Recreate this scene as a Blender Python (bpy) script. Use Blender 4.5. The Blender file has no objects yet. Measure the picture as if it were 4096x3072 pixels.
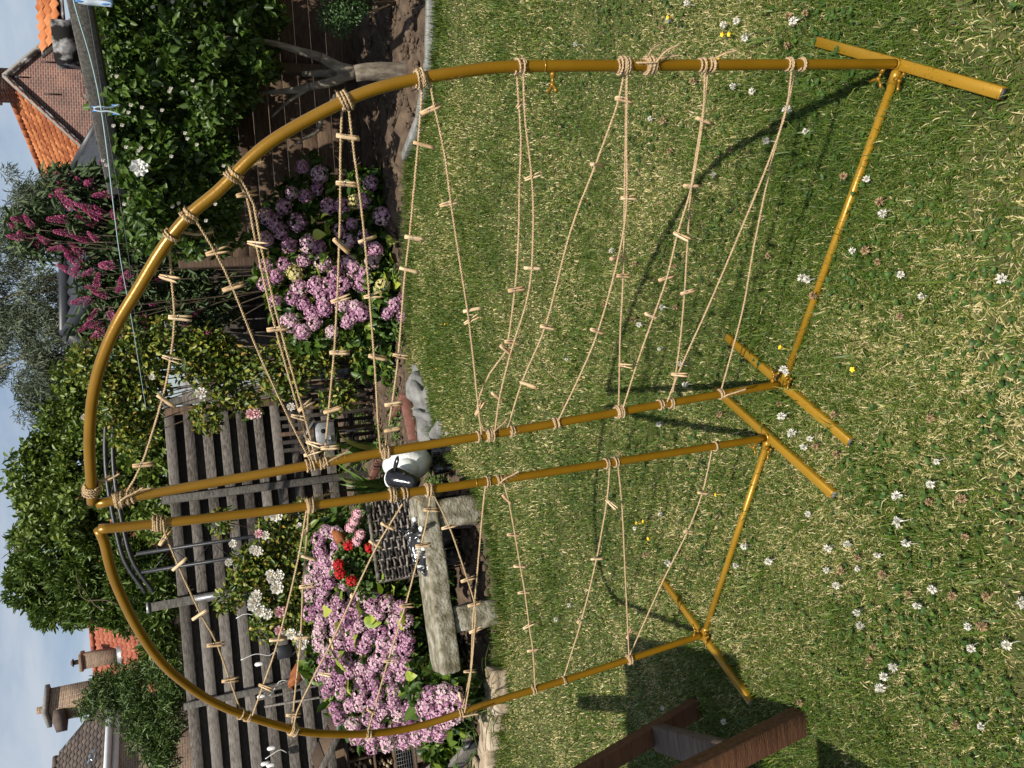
import bpy, bmesh, math, random
import numpy as np
from mathutils import Vector, Matrix

# ------------------------------------------------------------------ camera
sc = bpy.context.scene
col = sc.collection
EYE = 1.62                       # eye height, metres
FPX = 3050.0                     # focal length in pixels of the 4096 wide frame
PITCH, ROLL = math.radians(20.8), math.radians(5.5)
_fw = np.array([0, math.cos(PITCH), -math.sin(PITCH)])
_dn = np.array([0, -math.sin(PITCH), -math.cos(PITCH)])
_rt = np.array([1.0, 0, 0])
_R = math.cos(ROLL) * _rt + math.sin(ROLL) * _dn
_D = -math.sin(ROLL) * _rt + math.cos(ROLL) * _dn
CAMP = np.array([0, 0, EYE])
cam = bpy.data.cameras.new('camera')
cam.sensor_fit = 'HORIZONTAL'; cam.sensor_width = 36
cam.lens = FPX / 4096 * 36
cam.clip_start = 0.05; cam.clip_end = 600
camo = bpy.data.objects.new('camera', cam); col.objects.link(camo)
# the phone is held upright but the picture is stored on its side: the frame's right is the world's down
camo.matrix_world = Matrix(((_D[0], _R[0], -_fw[0], 0), (_D[1], _R[1], -_fw[1], 0), (_D[2], _R[2], -_fw[2], EYE), (0, 0, 0, 1)))
sc.camera = camo

# ------------------------------------------------------------------ sky, sun, exposure
SUN_EL = math.radians(60.0)
SUN_AZ = math.atan2(-0.095, -0.995)      # the sun stands behind the photographer
wd = bpy.data.worlds.new('World'); sc.world = wd; wd.use_nodes = True
wt = wd.node_tree; wt.nodes.clear()
wn = wt.nodes.new
out = wn('ShaderNodeOutputWorld'); bg = wn('ShaderNodeBackground'); sky = wn('ShaderNodeTexSky')
sky.sky_type = 'NISHITA'; sky.sun_disc = False; sky.sun_elevation = SUN_EL
sky.sun_rotation = math.radians(180 + 5.5); sky.air_density = 1.0; sky.dust_density = 1.2; sky.ozone_density = 1.5
tc = wn('ShaderNodeTexCoord'); mp = wn('ShaderNodeMapping'); mp.inputs['Scale'].default_value = (1.6, 1.6, 4.5)
nz = wn('ShaderNodeTexNoise'); nz.inputs['Scale'].default_value = 2.4; nz.inputs['Detail'].default_value = 9; nz.inputs['Roughness'].default_value = 0.58
nz.inputs['Distortion'].default_value = 0.5
rp = wn('ShaderNodeValToRGB'); rp.color_ramp.elements[0].position = 0.40; rp.color_ramp.elements[1].position = 0.66
rp.color_ramp.elements[0].color = (0.22, 0.22, 0.22, 1); rp.color_ramp.elements[1].color = (0.97, 0.97, 0.97, 1)
mx = wn('ShaderNodeMix'); mx.data_type = 'RGBA'; mx.inputs[7].default_value = (5.3, 5.9, 6.7, 1)
wt.links.new(tc.outputs['Generated'], mp.inputs[0]); wt.links.new(mp.outputs[0], nz.inputs['Vector'])
wt.links.new(nz.outputs['Fac'], rp.inputs[0]); wt.links.new(rp.outputs[0], mx.inputs[0])
wt.links.new(sky.outputs[0], mx.inputs[6]); wt.links.new(mx.outputs[2], bg.inputs[0])
bg.inputs[1].default_value = 0.085
wt.links.new(bg.outputs[0], out.inputs[0])
sl = bpy.data.lights.new('sun', 'SUN'); sl.energy = 5.0; sl.angle = math.radians(0.53); sl.color = (1.0, 0.93, 0.82)
so = bpy.data.objects.new('sun', sl); col.objects.link(so); so.location = (-1, -8, 14)
_tr = Vector((0.095 * math.cos(SUN_EL), 0.995 * math.cos(SUN_EL), -math.sin(SUN_EL)))
so.rotation_euler = _tr.to_track_quat('-Z', 'Y').to_euler()
vs = sc.view_settings; vs.view_transform = 'Standard'; vs.look = 'None'; vs.exposure = 0.32; vs.gamma = 1.0; vs.use_curve_mapping = False
sc.render.engine = 'CYCLES'
cy = sc.cycles; cy.max_bounces = 6; cy.diffuse_bounces = 2; cy.glossy_bounces = 3; cy.transmission_bounces = 3; cy.transparent_max_bounces = 6
cy.use_adaptive_sampling = False; cy.caustics_reflective = False; cy.caustics_refractive = False
cy.use_denoising = True
try: cy.denoiser = 'OPENIMAGEDENOISE'
except Exception: pass

# ------------------------------------------------------------------ places seen along a line of sight, at a chosen distance
def _ray(x, y): return (1536 - y) * _R + (x - 2048) * _D + FPX * _fw
def at(x, y, Y): d = _ray(x, y); return CAMP + d * (Y / d[1])
def G(x, y, z=0.0): d = _ray(x, y); return CAMP + d * ((z - EYE) / d[2])
TK = 1024 / 1659.0
def t_at(ox, oy, x, y, Y): return at(ox + TK * x, oy + TK * y, Y)
rng = np.random.default_rng(7)
random.seed(7)

# ------------------------------------------------------------------ materials
MATS = {}
def _sock(nt, node_in, v):
    node_in.default_value = v
def M(name, cols, scale=8, rough=0.7, bump=0.0, bscale=None, metal=0.0, attr=None, trans=0.0, stretch=(1, 1, 1), detail=6, spec=0.4, objrnd=0.0, pos=None, coat=0.0, distort=0.0, sheen=0.0):
    m = bpy.data.materials.new(name); m.use_nodes = True; nt = m.node_tree; N = nt.nodes; L = nt.links
    p = N['Principled BSDF']; p.inputs['Roughness'].default_value = rough; p.inputs['Metallic'].default_value = metal
    p.inputs['Specular IOR Level'].default_value = spec
    if coat: p.inputs['Coat Weight'].default_value = coat; p.inputs['Coat Roughness'].default_value = 0.12
    tcx = N.new('ShaderNodeTexCoord'); mpg = N.new('ShaderNodeMapping'); mpg.inputs['Scale'].default_value = stretch
    oi = N.new('ShaderNodeObjectInfo')
    off = N.new('ShaderNodeVectorMath'); off.operation = 'SCALE'; off.inputs[0].default_value = (37.1, 19.3, 53.7)
    L.new(oi.outputs['Random'], off.inputs['Scale'])
    L.new(tcx.outputs['Object'], mpg.inputs[0]); L.new(off.outputs[0], mpg.inputs['Location'])
    rampn = N.new('ShaderNodeValToRGB'); cr = rampn.color_ramp
    n = len(cols)
    while len(cr.elements) < n: cr.elements.new(0.5)
    for i, c in enumerate(cols):
        cr.elements[i].position = pos[i] if pos else (0.5 if n == 1 else 0.28 + 0.44 * i / (n - 1) if not attr else i / (n - 1))
        cr.elements[i].color = (*c, 1)
    nt_ = N.new('ShaderNodeTexNoise'); nt_.inputs['Scale'].default_value = scale; nt_.inputs['Detail'].default_value = detail
    nt_.inputs['Distortion'].default_value = distort
    L.new(mpg.outputs[0], nt_.inputs['Vector'])
    fac = nt_.outputs['Fac']
    if attr:
        a = N.new('ShaderNodeAttribute'); a.attribute_name = attr; fac = a.outputs['Fac']
    if objrnd:
        ma = N.new('ShaderNodeMath'); ma.operation = 'MULTIPLY_ADD'; ma.inputs[1].default_value = objrnd; ma.inputs[2].default_value = -objrnd * 0.5
        L.new(oi.outputs['Random'], ma.inputs[0]); ad = N.new('ShaderNodeMath'); ad.operation = 'ADD'
        L.new(fac, ad.inputs[0]); L.new(ma.outputs[0], ad.inputs[1]); fac = ad.outputs[0]
    L.new(fac, rampn.inputs[0]); L.new(rampn.outputs[0], p.inputs['Base Color'])
    if bump:
        b = N.new('ShaderNodeBump'); b.inputs['Strength'].default_value = bump; b.inputs['Distance'].default_value = 0.01
        nb = N.new('ShaderNodeTexNoise'); nb.inputs['Scale'].default_value = bscale or scale * 3; nb.inputs['Detail'].default_value = 8
        L.new(mpg.outputs[0], nb.inputs['Vector']); L.new(nb.outputs['Fac'], b.inputs['Height']); L.new(b.outputs[0], p.inputs['Normal'])
    if trans:
        tr = N.new('ShaderNodeBsdfTranslucent'); ms = N.new('ShaderNodeMixShader'); ms.inputs[0].default_value = trans
        L.new(rampn.outputs[0], tr.inputs[0]); L.new(p.outputs[0], ms.inputs[1]); L.new(tr.outputs[0], ms.inputs[2])
        L.new(ms.outputs[0], N['Material Output'].inputs[0])
    MATS[name] = m
    return m

def brick_mat(name, c1, c2, mortar, sx=0.21, sy=0.065, plane='XZ', bias=0.0, stain=None):
    m = bpy.data.materials.new(name); m.use_nodes = True; nt = m.node_tree; N = nt.nodes; L = nt.links
    p = N['Principled BSDF']; p.inputs['Roughness'].default_value = 0.85
    tcx = N.new('ShaderNodeTexCoord'); sp = N.new('ShaderNodeSeparateXYZ'); cb = N.new('ShaderNodeCombineXYZ')
    L.new(tcx.outputs['Object'], sp.inputs[0]); L.new(sp.outputs[plane[0]], cb.inputs[0]); L.new(sp.outputs[plane[1]], cb.inputs[1])
    br = N.new('ShaderNodeTexBrick'); L.new(cb.outputs[0], br.inputs['Vector'])
    br.inputs['Scale'].default_value = 1.0; br.inputs['Brick Width'].default_value = sx; br.inputs['Row Height'].default_value = sy
    br.inputs['Mortar Size'].default_value = 0.010; br.inputs['Bias'].default_value = bias
    br.inputs['Color1'].default_value = (*c1, 1); br.inputs['Color2'].default_value = (*c2, 1); br.inputs['Mortar'].default_value = (*mortar, 1)
    n2 = N.new('ShaderNodeTexNoise'); n2.inputs['Scale'].default_value = 1.6; n2.inputs['Detail'].default_value = 8
    mm = N.new('ShaderNodeMix'); mm.data_type = 'RGBA'; mm.blend_type = 'MULTIPLY'; mm.inputs[0].default_value = 0.75
    rr = N.new('ShaderNodeValToRGB'); rr.color_ramp.elements[0].position = 0.3; rr.color_ramp.elements[1].position = 0.68
    rr.color_ramp.elements[0].color = (0.45, 0.42, 0.42, 1); rr.color_ramp.elements[1].color = (1.15, 1.08, 1.0, 1)
    L.new(tcx.outputs['Object'], n2.inputs['Vector']); L.new(n2.outputs['Fac'], rr.inputs[0]); L.new(br.outputs['Color'], mm.inputs[6]); L.new(rr.outputs[0], mm.inputs[7])
    L.new(mm.outputs[2], p.inputs['Base Color'])
    b = N.new('ShaderNodeBump'); b.inputs['Strength'].default_value = 0.7; b.inputs['Distance'].default_value = 0.01; b.invert = True
    L.new(br.outputs['Fac'], b.inputs['Height']); L.new(b.outputs[0], p.inputs['Normal'])
    MATS[name] = m
    return m

# ------------------------------------------------------------------ object helpers
def wloc(o):
    v = Vector((0, 0, 0))
    while o is not None: v += o.location; o = o.parent
    return v
def tag(o, label=None, cat=None, group=None, kind=None):
    if label: o['label'] = label
    if cat: o['category'] = cat
    if group: o['group'] = group
    if kind: o['kind'] = kind
    return o
def thing(name, loc, label, cat, group=None):
    o = bpy.data.objects.new(name, None); col.objects.link(o); o.empty_display_size = 0.1
    o.location = Vector([float(c) for c in loc]); return tag(o, label, cat, group)
def mesh_np(name, V, F, mat, rnd=None, smooth=False):
    """V (n,3); F: list of arrays (m,k) of equal-k polygons"""
    V = np.asarray(V, dtype=np.float32).reshape(-1, 3)
    if isinstance(F, np.ndarray): F = [F]
    F = [np.asarray(f, dtype=np.int32) for f in F if len(f)]
    me = bpy.data.meshes.new(name)
    nl = sum(f.size for f in F); npoly = sum(len(f) for f in F)
    me.vertices.add(len(V)); me.vertices.foreach_set('co', V.ravel())
    me.loops.add(nl); me.polygons.add(npoly)
    me.loops.foreach_set('vertex_index', np.concatenate([f.ravel() for f in F]))
    tot = np.concatenate([np.full(len(f), f.shape[1], dtype=np.int32) for f in F])
    st = np.concatenate([[0], np.cumsum(tot)[:-1]]).astype(np.int32)
    me.polygons.foreach_set('loop_start', st); me.polygons.foreach_set('loop_total', tot)
    if smooth: me.polygons.foreach_set('use_smooth', np.ones(npoly, dtype=bool))
    me.update(calc_edges=True)
    if rnd is not None:
        a = me.attributes.new('rnd', 'FLOAT', 'POINT'); a.data.foreach_set('value', np.asarray(rnd, dtype=np.float32))
    if mat: me.materials.append(MATS[mat] if isinstance(mat, str) else mat)
    return me
def obj(name, me, parent=None, loc=(0, 0, 0), rot=None, **k):
    o = bpy.data.objects.new(name, me); col.objects.link(o)
    o.location = Vector([float(c) for c in loc])
    if rot is not None: o.rotation_euler = rot
    if parent: o.parent = parent
    return tag(o, **k)
class MB:
    def __init__(s): s.V = []; s.Q = []; s.T = []; s.n = 0; s.R = []; s.P = []
    def add(s, V, Q=None, T=None, rnd=None, P=None):
        V = np.asarray(V, float).reshape(-1, 3)
        if Q is not None and len(Q): s.Q.append(np.asarray(Q, int) + s.n)
        if T is not None and len(T): s.T.append(np.asarray(T, int) + s.n)
        if P is not None:
            for q in P: s.P.append(np.asarray(q, int) + s.n)
        s.V.append(V); s.n += len(V); s.R.append(np.broadcast_to(np.asarray(0.5 if rnd is None else rnd, float), (len(V),)))
        return s
    def box(s, c, size, ax=None, taper=1.0):
        """box centred at c; ax = 3 unit vectors"""
        h = np.asarray(size, float) / 2; c = np.asarray(c, float)
        A = np.eye(3) if ax is None else np.asarray(ax, float)
        k = np.array([(-1, -1, -1), (1, -1, -1), (1, 1, -1), (-1, 1, -1), (-1, -1, 1), (1, -1, 1), (1, 1, 1), (-1, 1, 1)], float)
        k[4:, :2] *= taper
        s.add(c + (k * h) @ A, [(3, 2, 1, 0), (4, 5, 6, 7), (0, 1, 5, 4), (1, 2, 6, 5), (2, 3, 7, 6), (3, 0, 4, 7)]); return s
    def bbox(s, c, size, ax=None, bev=0.006, seed=None):
        """box with chamfered edges (rounded cross-section along its longest side ignored: all 12 edges)"""
        h = np.asarray(size, float) / 2; A = np.eye(3) if ax is None else np.asarray(ax, float); b = min(bev, h.min() * 0.8)
        V = []; idx = {}
        for sx in (-1, 1):
            for sy in (-1, 1):
                for sz in (-1, 1):
                    for a in range(3):
                        v = np.array([sx, sy, sz], float) * h
                        for q in range(3):
                            if q != a: v[q] -= (sx, sy, sz)[q] * b
                        idx[(sx, sy, sz, a)] = len(V); V.append(v)
        Q = []; T = []
        for a in range(3):
            o = [q for q in range(3) if q != a]
            for sg in (-1, 1):
                cs = []
                for (p, r) in ((-1, -1), (1, -1), (1, 1), (-1, 1)):
                    k = [0, 0, 0]; k[a] = sg; k[o[0]] = p; k[o[1]] = r; cs.append(idx[(*k, a)])
                if (sg > 0) != (a == 1): pass
                Q.append(cs)
            for p in (-1, 1):
                for r in (-1, 1):
                    k0 = [0, 0, 0]; k0[o[0]] = p; k0[o[1]] = r; k1 = list(k0); k0[a] = -1; k1[a] = 1
                    Q.append([idx[(*k0, o[0])], idx[(*k0, o[1])], idx[(*k1, o[1])], idx[(*k1, o[0])]])
        for sx in (-1, 1):
            for sy in (-1, 1):
                for sz in (-1, 1): T.append([idx[(sx, sy, sz, a)] for a in range(3)])
        V = np.array(V)
        if seed is not None: V = V + np.random.default_rng(seed).normal(0, b * 0.35, V.shape)
        s.add(np.asarray(c, float) + V @ A, Q, T); return s
    def tube(s, path, r, n=8, cap=True, rnd=None, closed=False):
        V, Q = tube_np(path, r, n); s.add(V, Q, rnd=rnd)
        if cap:
            m = len(V) // n; s.P.append(np.arange(n)[::-1] + s.n - len(V)); s.P.append(np.arange(n) + s.n - n)
        return s
    def mesh(s, name, mat, smooth=False, off=(0, 0, 0), rnd=False, fixn=True):
        V = np.concatenate(s.V) - np.asarray([float(q) for q in off])
        F = []
        if s.Q: F.append(np.concatenate(s.Q))
        if s.T: F.append(np.concatenate(s.T))
        by = {}
        for q in s.P: by.setdefault(len(q), []).append(q)
        F += [np.array(v) for v in by.values()]
        me = mesh_np(name, V, F, mat, rnd=np.concatenate(s.R) if rnd else None, smooth=smooth)
        if fixn and len(V) < 20000:
            bm = bmesh.new(); bm.from_mesh(me); bmesh.ops.recalc_face_normals(bm, faces=bm.faces); bm.to_mesh(me); bm.free()
        return me
    def build(s, name, mat, parent=None, smooth=False, rnd=False, fixn=True, **k):
        base = wloc(parent) if parent else Vector((0, 0, 0))
        if parent is None and s.V:
            V = np.concatenate(s.V); base = Vector((float(V[:, 0].mean()), float(V[:, 1].mean()), float(V[:, 2].min())))
            return obj(name, s.mesh(name, mat, smooth, base, rnd, fixn), None, base, **k)
        return obj(name, s.mesh(name, mat, smooth, base, rnd, fixn), parent, **k)
def unit(v): v = np.asarray(v, float); return v / (np.linalg.norm(v, axis=-1, keepdims=True) + 1e-12)
def frames(P):
    P = np.asarray(P, float); T = np.gradient(P, axis=0); T = unit(T)
    n = len(P); N = np.zeros_like(P)
    a = np.array([0, 0, 1.0]) if abs(T[0, 2]) < 0.9 else np.array([1.0, 0, 0])
    N[0] = unit(a - T[0] * (a @ T[0]))
    for i in range(1, n):
        v = N[i - 1] - T[i] * (N[i - 1] @ T[i]); N[i] = v / (np.linalg.norm(v) + 1e-12)
    return T, N, np.cross(T, N)
def tube_np(path, r, n=8):
    P = np.asarray(path, float); T, N, B = frames(P); m = len(P)
    r = np.broadcast_to(np.asarray(r, float), (m,))
    a = np.linspace(0, 2 * np.pi, n, endpoint=False)
    V = P[:, None, :] + r[:, None, None] * (np.cos(a)[None, :, None] * N[:, None, :] + np.sin(a)[None, :, None] * B[:, None, :])
    i = np.arange(m - 1)[:, None] * n; j = np.arange(n)[None, :]; jn = (j + 1) % n
    Q = np.stack([i + j, i + jn, i + n + jn, i + n + j], -1).reshape(-1, 4)
    return V.reshape(-1, 3), Q
def spline(pts, step=0.02):
    """Catmull-Rom through the points, about evenly spaced"""
    P = np.asarray(pts, float); P = np.vstack([2 * P[0] - P[1], P, 2 * P[-1] - P[-2]]); o = []
    for i in range(1, len(P) - 2):
        n = max(2, int(np.linalg.norm(P[i + 1] - P[i]) / step)); t = np.linspace(0, 1, n, endpoint=False)[:, None]
        p0, p1, p2, p3 = P[i - 1], P[i], P[i + 1], P[i + 2]
        o.append(0.5 * ((2 * p1) + (p2 - p0) * t + (2 * p0 - 5 * p1 + 4 * p2 - p3) * t ** 2 + (3 * p1 - p0 - 3 * p2 + p3) * t ** 3))
    o.append(P[-2][None]); return np.vstack(o)
def axes(d, up=(0, 0, 1)):
    """rows: along d, across, up-ish"""
    x = unit(d); y = np.cross(np.asarray(up, float), x); y = unit(y); return np.array([x, y, np.cross(x, y)])
def blob(c, r, seed=0, amp=0.18, freq=2.2, nu=14, nv=9):
    """lumpy ellipsoid"""
    g = np.random.default_rng(seed); u = np.linspace(0, 2 * np.pi, nu, endpoint=False); v = np.linspace(0.0, np.pi, nv)
    U, W = np.meshgrid(u, v); D_ = np.stack([np.cos(U) * np.sin(W), np.sin(U) * np.sin(W), np.cos(W)], -1).reshape(-1, 3)
    k = g.normal(0, freq, (6, 3)); ph = g.uniform(0, 6.28, 6); s = 1 + amp * np.sin(D_ @ k.T + ph).mean(1) * 1.8
    V = np.asarray(c, float) + D_ * s[:, None] * np.asarray(r, float)
    i = np.arange(nv - 1)[:, None] * nu; j = np.arange(nu)[None, :]; jn = (j + 1) % nu
    return V, np.stack([i + j, i + jn, i + nu + jn, i + nu + j], -1).reshape(-1, 4)

# ---- leaves: six-cornered, folded along the midrib
def leaves(C, A, Nn, L, Wd, rnd, fold=0.25, curl=0.15):
    C = np.asarray(C, float); n = len(C); A = unit(A); S = unit(np.cross(A, Nn)); U = np.cross(S, A)
    L = np.broadcast_to(np.asarray(L, float), (n,))[:, None]; Wd = np.broadcast_to(np.asarray(Wd, float), (n,))[:, None] / 2
    V = np.empty((n, 6, 3))
    V[:, 0] = C; V[:, 3] = C + A * L - U * L * curl
    up_ = U * Wd * fold * 2
    V[:, 1] = C + A * L * 0.3 + S * Wd * 0.9 + up_; V[:, 2] = C + A * L * 0.68 + S * Wd * 0.75 + up_ - U * L * curl * 0.4
    V[:, 5] = C + A * L * 0.3 - S * Wd * 0.9 + up_; V[:, 4] = C + A * L * 0.68 - S * Wd * 0.75 + up_ - U * L * curl * 0.4
    b = np.arange(n)[:, None] * 6
    Q = np.concatenate([b + np.array([[0, 1, 2, 3]]), b + np.array([[0, 3, 4, 5]])])
    return V.reshape(-1, 3), Q, np.repeat(np.broadcast_to(np.asarray(rnd, float), (n,)), 6)
def rdir(n, g=rng): return unit(g.normal(size=(n, 3)))
def crown(blobs, n, L, W, g=rng, droop=0.3, shell=0.55, upb=0.35, keep=None, fold=0.25):
    """leaves spread through clumps; blobs (k,6): centre, radii"""
    B = np.asarray(blobs, float); w = (B[:, 3] * B[:, 4] + B[:, 4] * B[:, 5] + B[:, 3] * B[:, 5]); w = w / w.sum()
    k = g.choice(len(B), n, p=w); d = rdir(n, g); r = g.uniform(shell ** 3, 1, n) ** (1 / 3.)
    r = r * (1 + 0.10 * g.normal(size=n))
    C = B[k, :3] + d * r[:, None] * B[k, 3:6]
    A = unit(d * 0.7 + rdir(n, g) * 0.9 - np.array([0, 0, droop]))
    Nn = unit(d * 0.5 + rdir(n, g) * 0.7 + np.array([0, 0, upb]))
    s = g.uniform(0.65, 1.2, n)
    return leaves(C, A, Nn, L * s, W * s, np.clip(g.normal(0.5, 0.22, n), 0, 1), fold)
def foliage(name, parts, mat, parent, **k):
    mb = MB()
    for V, Q, r in parts: mb.add(V, Q, rnd=r)
    return mb.build(name, mat, parent, rnd=True, fixn=False, **k)
# ------------------------------------------------------------------ palette
M('lawn_soil', [(.030, .034, .009), (.062, .066, .018), (.11, .10, .035)], 14, 0.95, 0.5, 60)
M('grass_blade', [(.030, .066, .008), (.074, .128, .014), (.135, .185, .026), (.30, .28, .085), (.58, .49, .23), (.72, .62, .36)], attr='rnd', rough=0.5, trans=0.25, spec=0.35, pos=[0, .28, .52, .68, .82, 1])
M('clover_leaf', [(.020, .055, .008), (.046, .098, .014), (.10, .17, .03)], attr='rnd', rough=0.5, trans=0.2)
M('clover_white', [(.55, .52, .42), (.82, .80, .74)], 200, 0.7, trans=0.15)
M('clover_brown', [(.20, .11, .05), (.42, .30, .17)], 200, 0.8)
M('yellow_petal', [(.75, .45, .01), (.85, .60, .03)], 100, 0.5)
M('soil', [(.040, .026, .017), (.085, .058, .038), (.15, .105, .07)], 9, 0.95, 0.9, 45)
M('gold_paint', [(.205, .103, .004), (.232, .118, .005), (.255, .133, .007)], 14, 0.30, 0.05, 220, metal=0.30, spec=0.5)
M('gold_foot', [(.29, .158, .009), (.325, .18, .014)], 14, 0.33, 0.05, 200, metal=0.25)
M('black_rubber', [(.012, .012, .012)], 10, 0.6)
M('jute', [(.30, .20, .105), (.46, .33, .185), (.60, .46, .28)], 260, 0.9, 0.4, 900)
M('peg_wood', [(.46, .30, .155), (.60, .42, .24), (.70, .52, .32)], 22, 0.65, 0.25, 60, stretch=(1, 6, 6), objrnd=0.5)
M('steel', [(.45, .45, .46), (.6, .6, .62)], 40, 0.3, metal=1.0)
M('bark', [(.075, .060, .045), (.14, .115, .085), (.23, .20, .155)], 26, 0.9, 0.8, 70, stretch=(1, 1, .35))
M('twig', [(.055, .04, .025), (.12, .09, .055)], 30, 0.9)
M('hib_leaf', [(.016, .034, .006), (.036, .074, .009), (.070, .128, .016), (.145, .22, .042)], attr='rnd', rough=0.42, trans=0.28)
M('laurel_leaf', [(.024, .048, .008), (.055, .098, .014), (.10, .16, .025), (.19, .255, .05)], attr='rnd', rough=0.38, trans=0.22)
M('ivy_leaf', [(.03, .058, .008), (.075, .125, .016), (.14, .20, .028), (.24, .29, .06)], attr='rnd', rough=0.40, trans=0.25)
M('willow_leaf', [(.030, .042, .020), (.066, .088, .044), (.125, .155, .088), (.22, .25, .17)], attr='rnd', rough=0.5, trans=0.22)
M('shrub_leaf', [(.020, .045, .010), (.045, .088, .016), (.09, .145, .030), (.15, .215, .052)], attr='rnd', rough=0.45, trans=0.22)
M('budd_leaf', [(.014, .03, .010), (.034, .062, .018), (.065, .105, .032), (.12, .17, .06)], attr='rnd', rough=0.6, trans=0.18)
M('rose_leaf', [(.020, .048, .010), (.055, .10, .014), (.12, .17, .024), (.28, .28, .04), (.36, .24, .06)], attr='rnd', rough=0.4, trans=0.25)
M('hyd_leaf', [(.016, .042, .008), (.040, .086, .012), (.085, .15, .018), (.20, .26, .03)], attr='rnd', rough=0.42, trans=0.22)
M('hyd_bright', [(.16, .25, .02), (.30, .38, .04), (.40, .43, .07)], 18, 0.4, 0.3, 60, trans=0.3, objrnd=0.6)
M('strap_leaf', [(.028, .065, .012), (.06, .12, .02), (.12, .19, .035), (.25, .27, .06)], attr='rnd', rough=0.4, trans=0.2)
M('box_leaf', [(.02, .05, .014), (.05, .105, .03), (.10, .17, .06)], attr='rnd', rough=0.35, trans=0.15)
M('mop_pink', [(.28, .10, .22), (.48, .225, .37), (.64, .38, .50), (.74, .54, .60), (.72, .60, .54)], attr='rnd', rough=0.6, trans=0.3, objrnd=0.45)
M('mop_cream', [(.55, .50, .16), (.66, .60, .24), (.70, .58, .42)], attr='rnd', rough=0.6, trans=0.3)
M('budd_pink', [(.24, .03, .10), (.46, .075, .20), (.64, .16, .33), (.72, .30, .45)], attr='rnd', rough=0.6, trans=0.2, objrnd=0.35)
M('rose_white', [(.72, .62, .48), (.82, .76, .64), (.86, .84, .78)], attr='rnd', rough=0.6, trans=0.3)
M('rose_pink', [(.62, .22, .28), (.76, .40, .44), (.84, .60, .60)], attr='rnd', rough=0.6, trans=0.3)
M('ger_red', [(.30, .004, .006), (.52, .008, .012), (.66, .02, .03)], attr='rnd', rough=0.55, trans=0.2)
M('ger_pink', [(.62, .14, .22), (.80, .46, .52), (.86, .68, .70)], attr='rnd', rough=0.55, trans=0.25)
M('hib_white', [(.78, .78, .74), (.86, .86, .84)], 30, 0.6, trans=0.3)
M('slat_wood', [(.045, .038, .032), (.088, .077, .066), (.15, .134, .118), (.21, .19, .17)], 5, 0.9, 0.7, 24, stretch=(.9, 14, 14), objrnd=0.3, distort=0.6)
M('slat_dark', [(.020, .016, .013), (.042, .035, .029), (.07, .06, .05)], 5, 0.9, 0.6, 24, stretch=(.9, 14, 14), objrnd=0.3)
M('beam_wood', [(.05, .047, .042), (.10, .094, .083), (.165, .155, .135)], 5, 0.95, 0.9, 24, stretch=(.8, 12, 12), distort=0.5)
M('board_brown', [(.05, .030, .018), (.09, .056, .034), (.14, .092, .058)], 5, 0.85, 0.6, 24, stretch=(.9, 12, 12), objrnd=0.3)
M('board_blue', [(.20, .24, .26), (.30, .34, .37), (.15, .12, .10)], 7, 0.8, 0.6, 30, stretch=(.6, 5, 5))
M('seat_wood', [(.085, .036, .018), (.14, .060, .030), (.20, .092, .047)], 6, 0.65, 0.5, 30, stretch=(.9, 14, 14), distort=0.4)
M('seat_wood_old', [(.06, .042, .032), (.115, .08, .062), (.17, .13, .105)], 6, 0.75, 0.5, 30, stretch=(.9, 14, 14), distort=0.4)
M('red_board', [(.13, .052, .038), (.22, .10, .075)], 12, 0.8, 0.5)
M('stone_trough', [(.085, .075, .042), (.17, .152, .105), (.27, .25, .19), (.40, .385, .33)], 16, 0.92, 1.0, 60, detail=10, pos=[.28, .45, .58, .74])
M('stone_grey', [(.10, .10, .095), (.17, .17, .165), (.26, .26, .25)], 9, 0.9, 0.8, 40)
M('stone_sand', [(.20, .15, .10), (.33, .26, .18), (.44, .37, .28)], 9, 0.9, 0.8, 40)
M('kerb', [(.13, .13, .12), (.20, .20, .19), (.28, .28, .27)], 14, 0.9, 0.6, 60)
M('black_metal', [(.012, .013, .015), (.024, .025, .028)], 20, 0.42, 0.15, 60)
M('roof_black', [(.020, .022, .026), (.036, .039, .044)], 6, 0.42, 0.1, 30)
M('zinc', [(.17, .18, .19), (.27, .28, .29), (.36, .37, .38)], 12, 0.45, 0.2, 40, metal=0.5)
M('rust', [(.12, .035, .012), (.24, .075, .022), (.33, .12, .04)], 30, 0.9, 0.5, 120)
M('statue_white', [(.70, .71, .70), (.82, .82, .80)], 9, 0.35, 0.5, 40, coat=0.3)
M('statue_black', [(.007, .007, .008), (.014, .014, .015)], 20, 0.16, 0.25, 40, coat=0.5)
M('cat_glaze', [(.010, .010, .011), (.016, .016, .017), (.03, .03, .03), (.62, .62, .60), (.74, .74, .72)], 34, 0.14, 0.2, 60, coat=0.6, stretch=(1, 1, .5), pos=[.2, .45, .565, .625, .8])
M('wicker', [(.022, .017, .013), (.065, .052, .042), (.17, .145, .125), (.30, .27, .245)], 40, 0.6, 0.3, 90, objrnd=0.4)
M('cane', [(.30, .22, .13), (.44, .35, .22)], 60, 0.85)
M('cane_hole', [(.03, .02, .012)], 60, 0.9)
M('tile_orange', [(.24, .065, .02), (.36, .115, .036), (.46, .17, .06)], 3, 0.85, 0.4, 30, objrnd=0.5)
M('tile_red', [(.20, .048, .026), (.29, .078, .042), (.36, .12, .068)], 3, 0.8, 0.4, 30, objrnd=0.5)
M('tile_brown', [(.040, .031, .027), (.066, .052, .045), (.105, .08, .065)], 3, 0.85, 0.4, 30, objrnd=0.5)
M('under_roof', [(.03, .02, .015)], 5, 0.9)
M('white_paint', [(.70, .71, .72), (.80, .80, .80)], 6, 0.5, 0.1)
M('shutter', [(.62, .63, .62), (.72, .72, .71)], 6, 0.5)
M('window_glass', [(.03, .04, .05)], 4, 0.08, spec=0.8)
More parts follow.
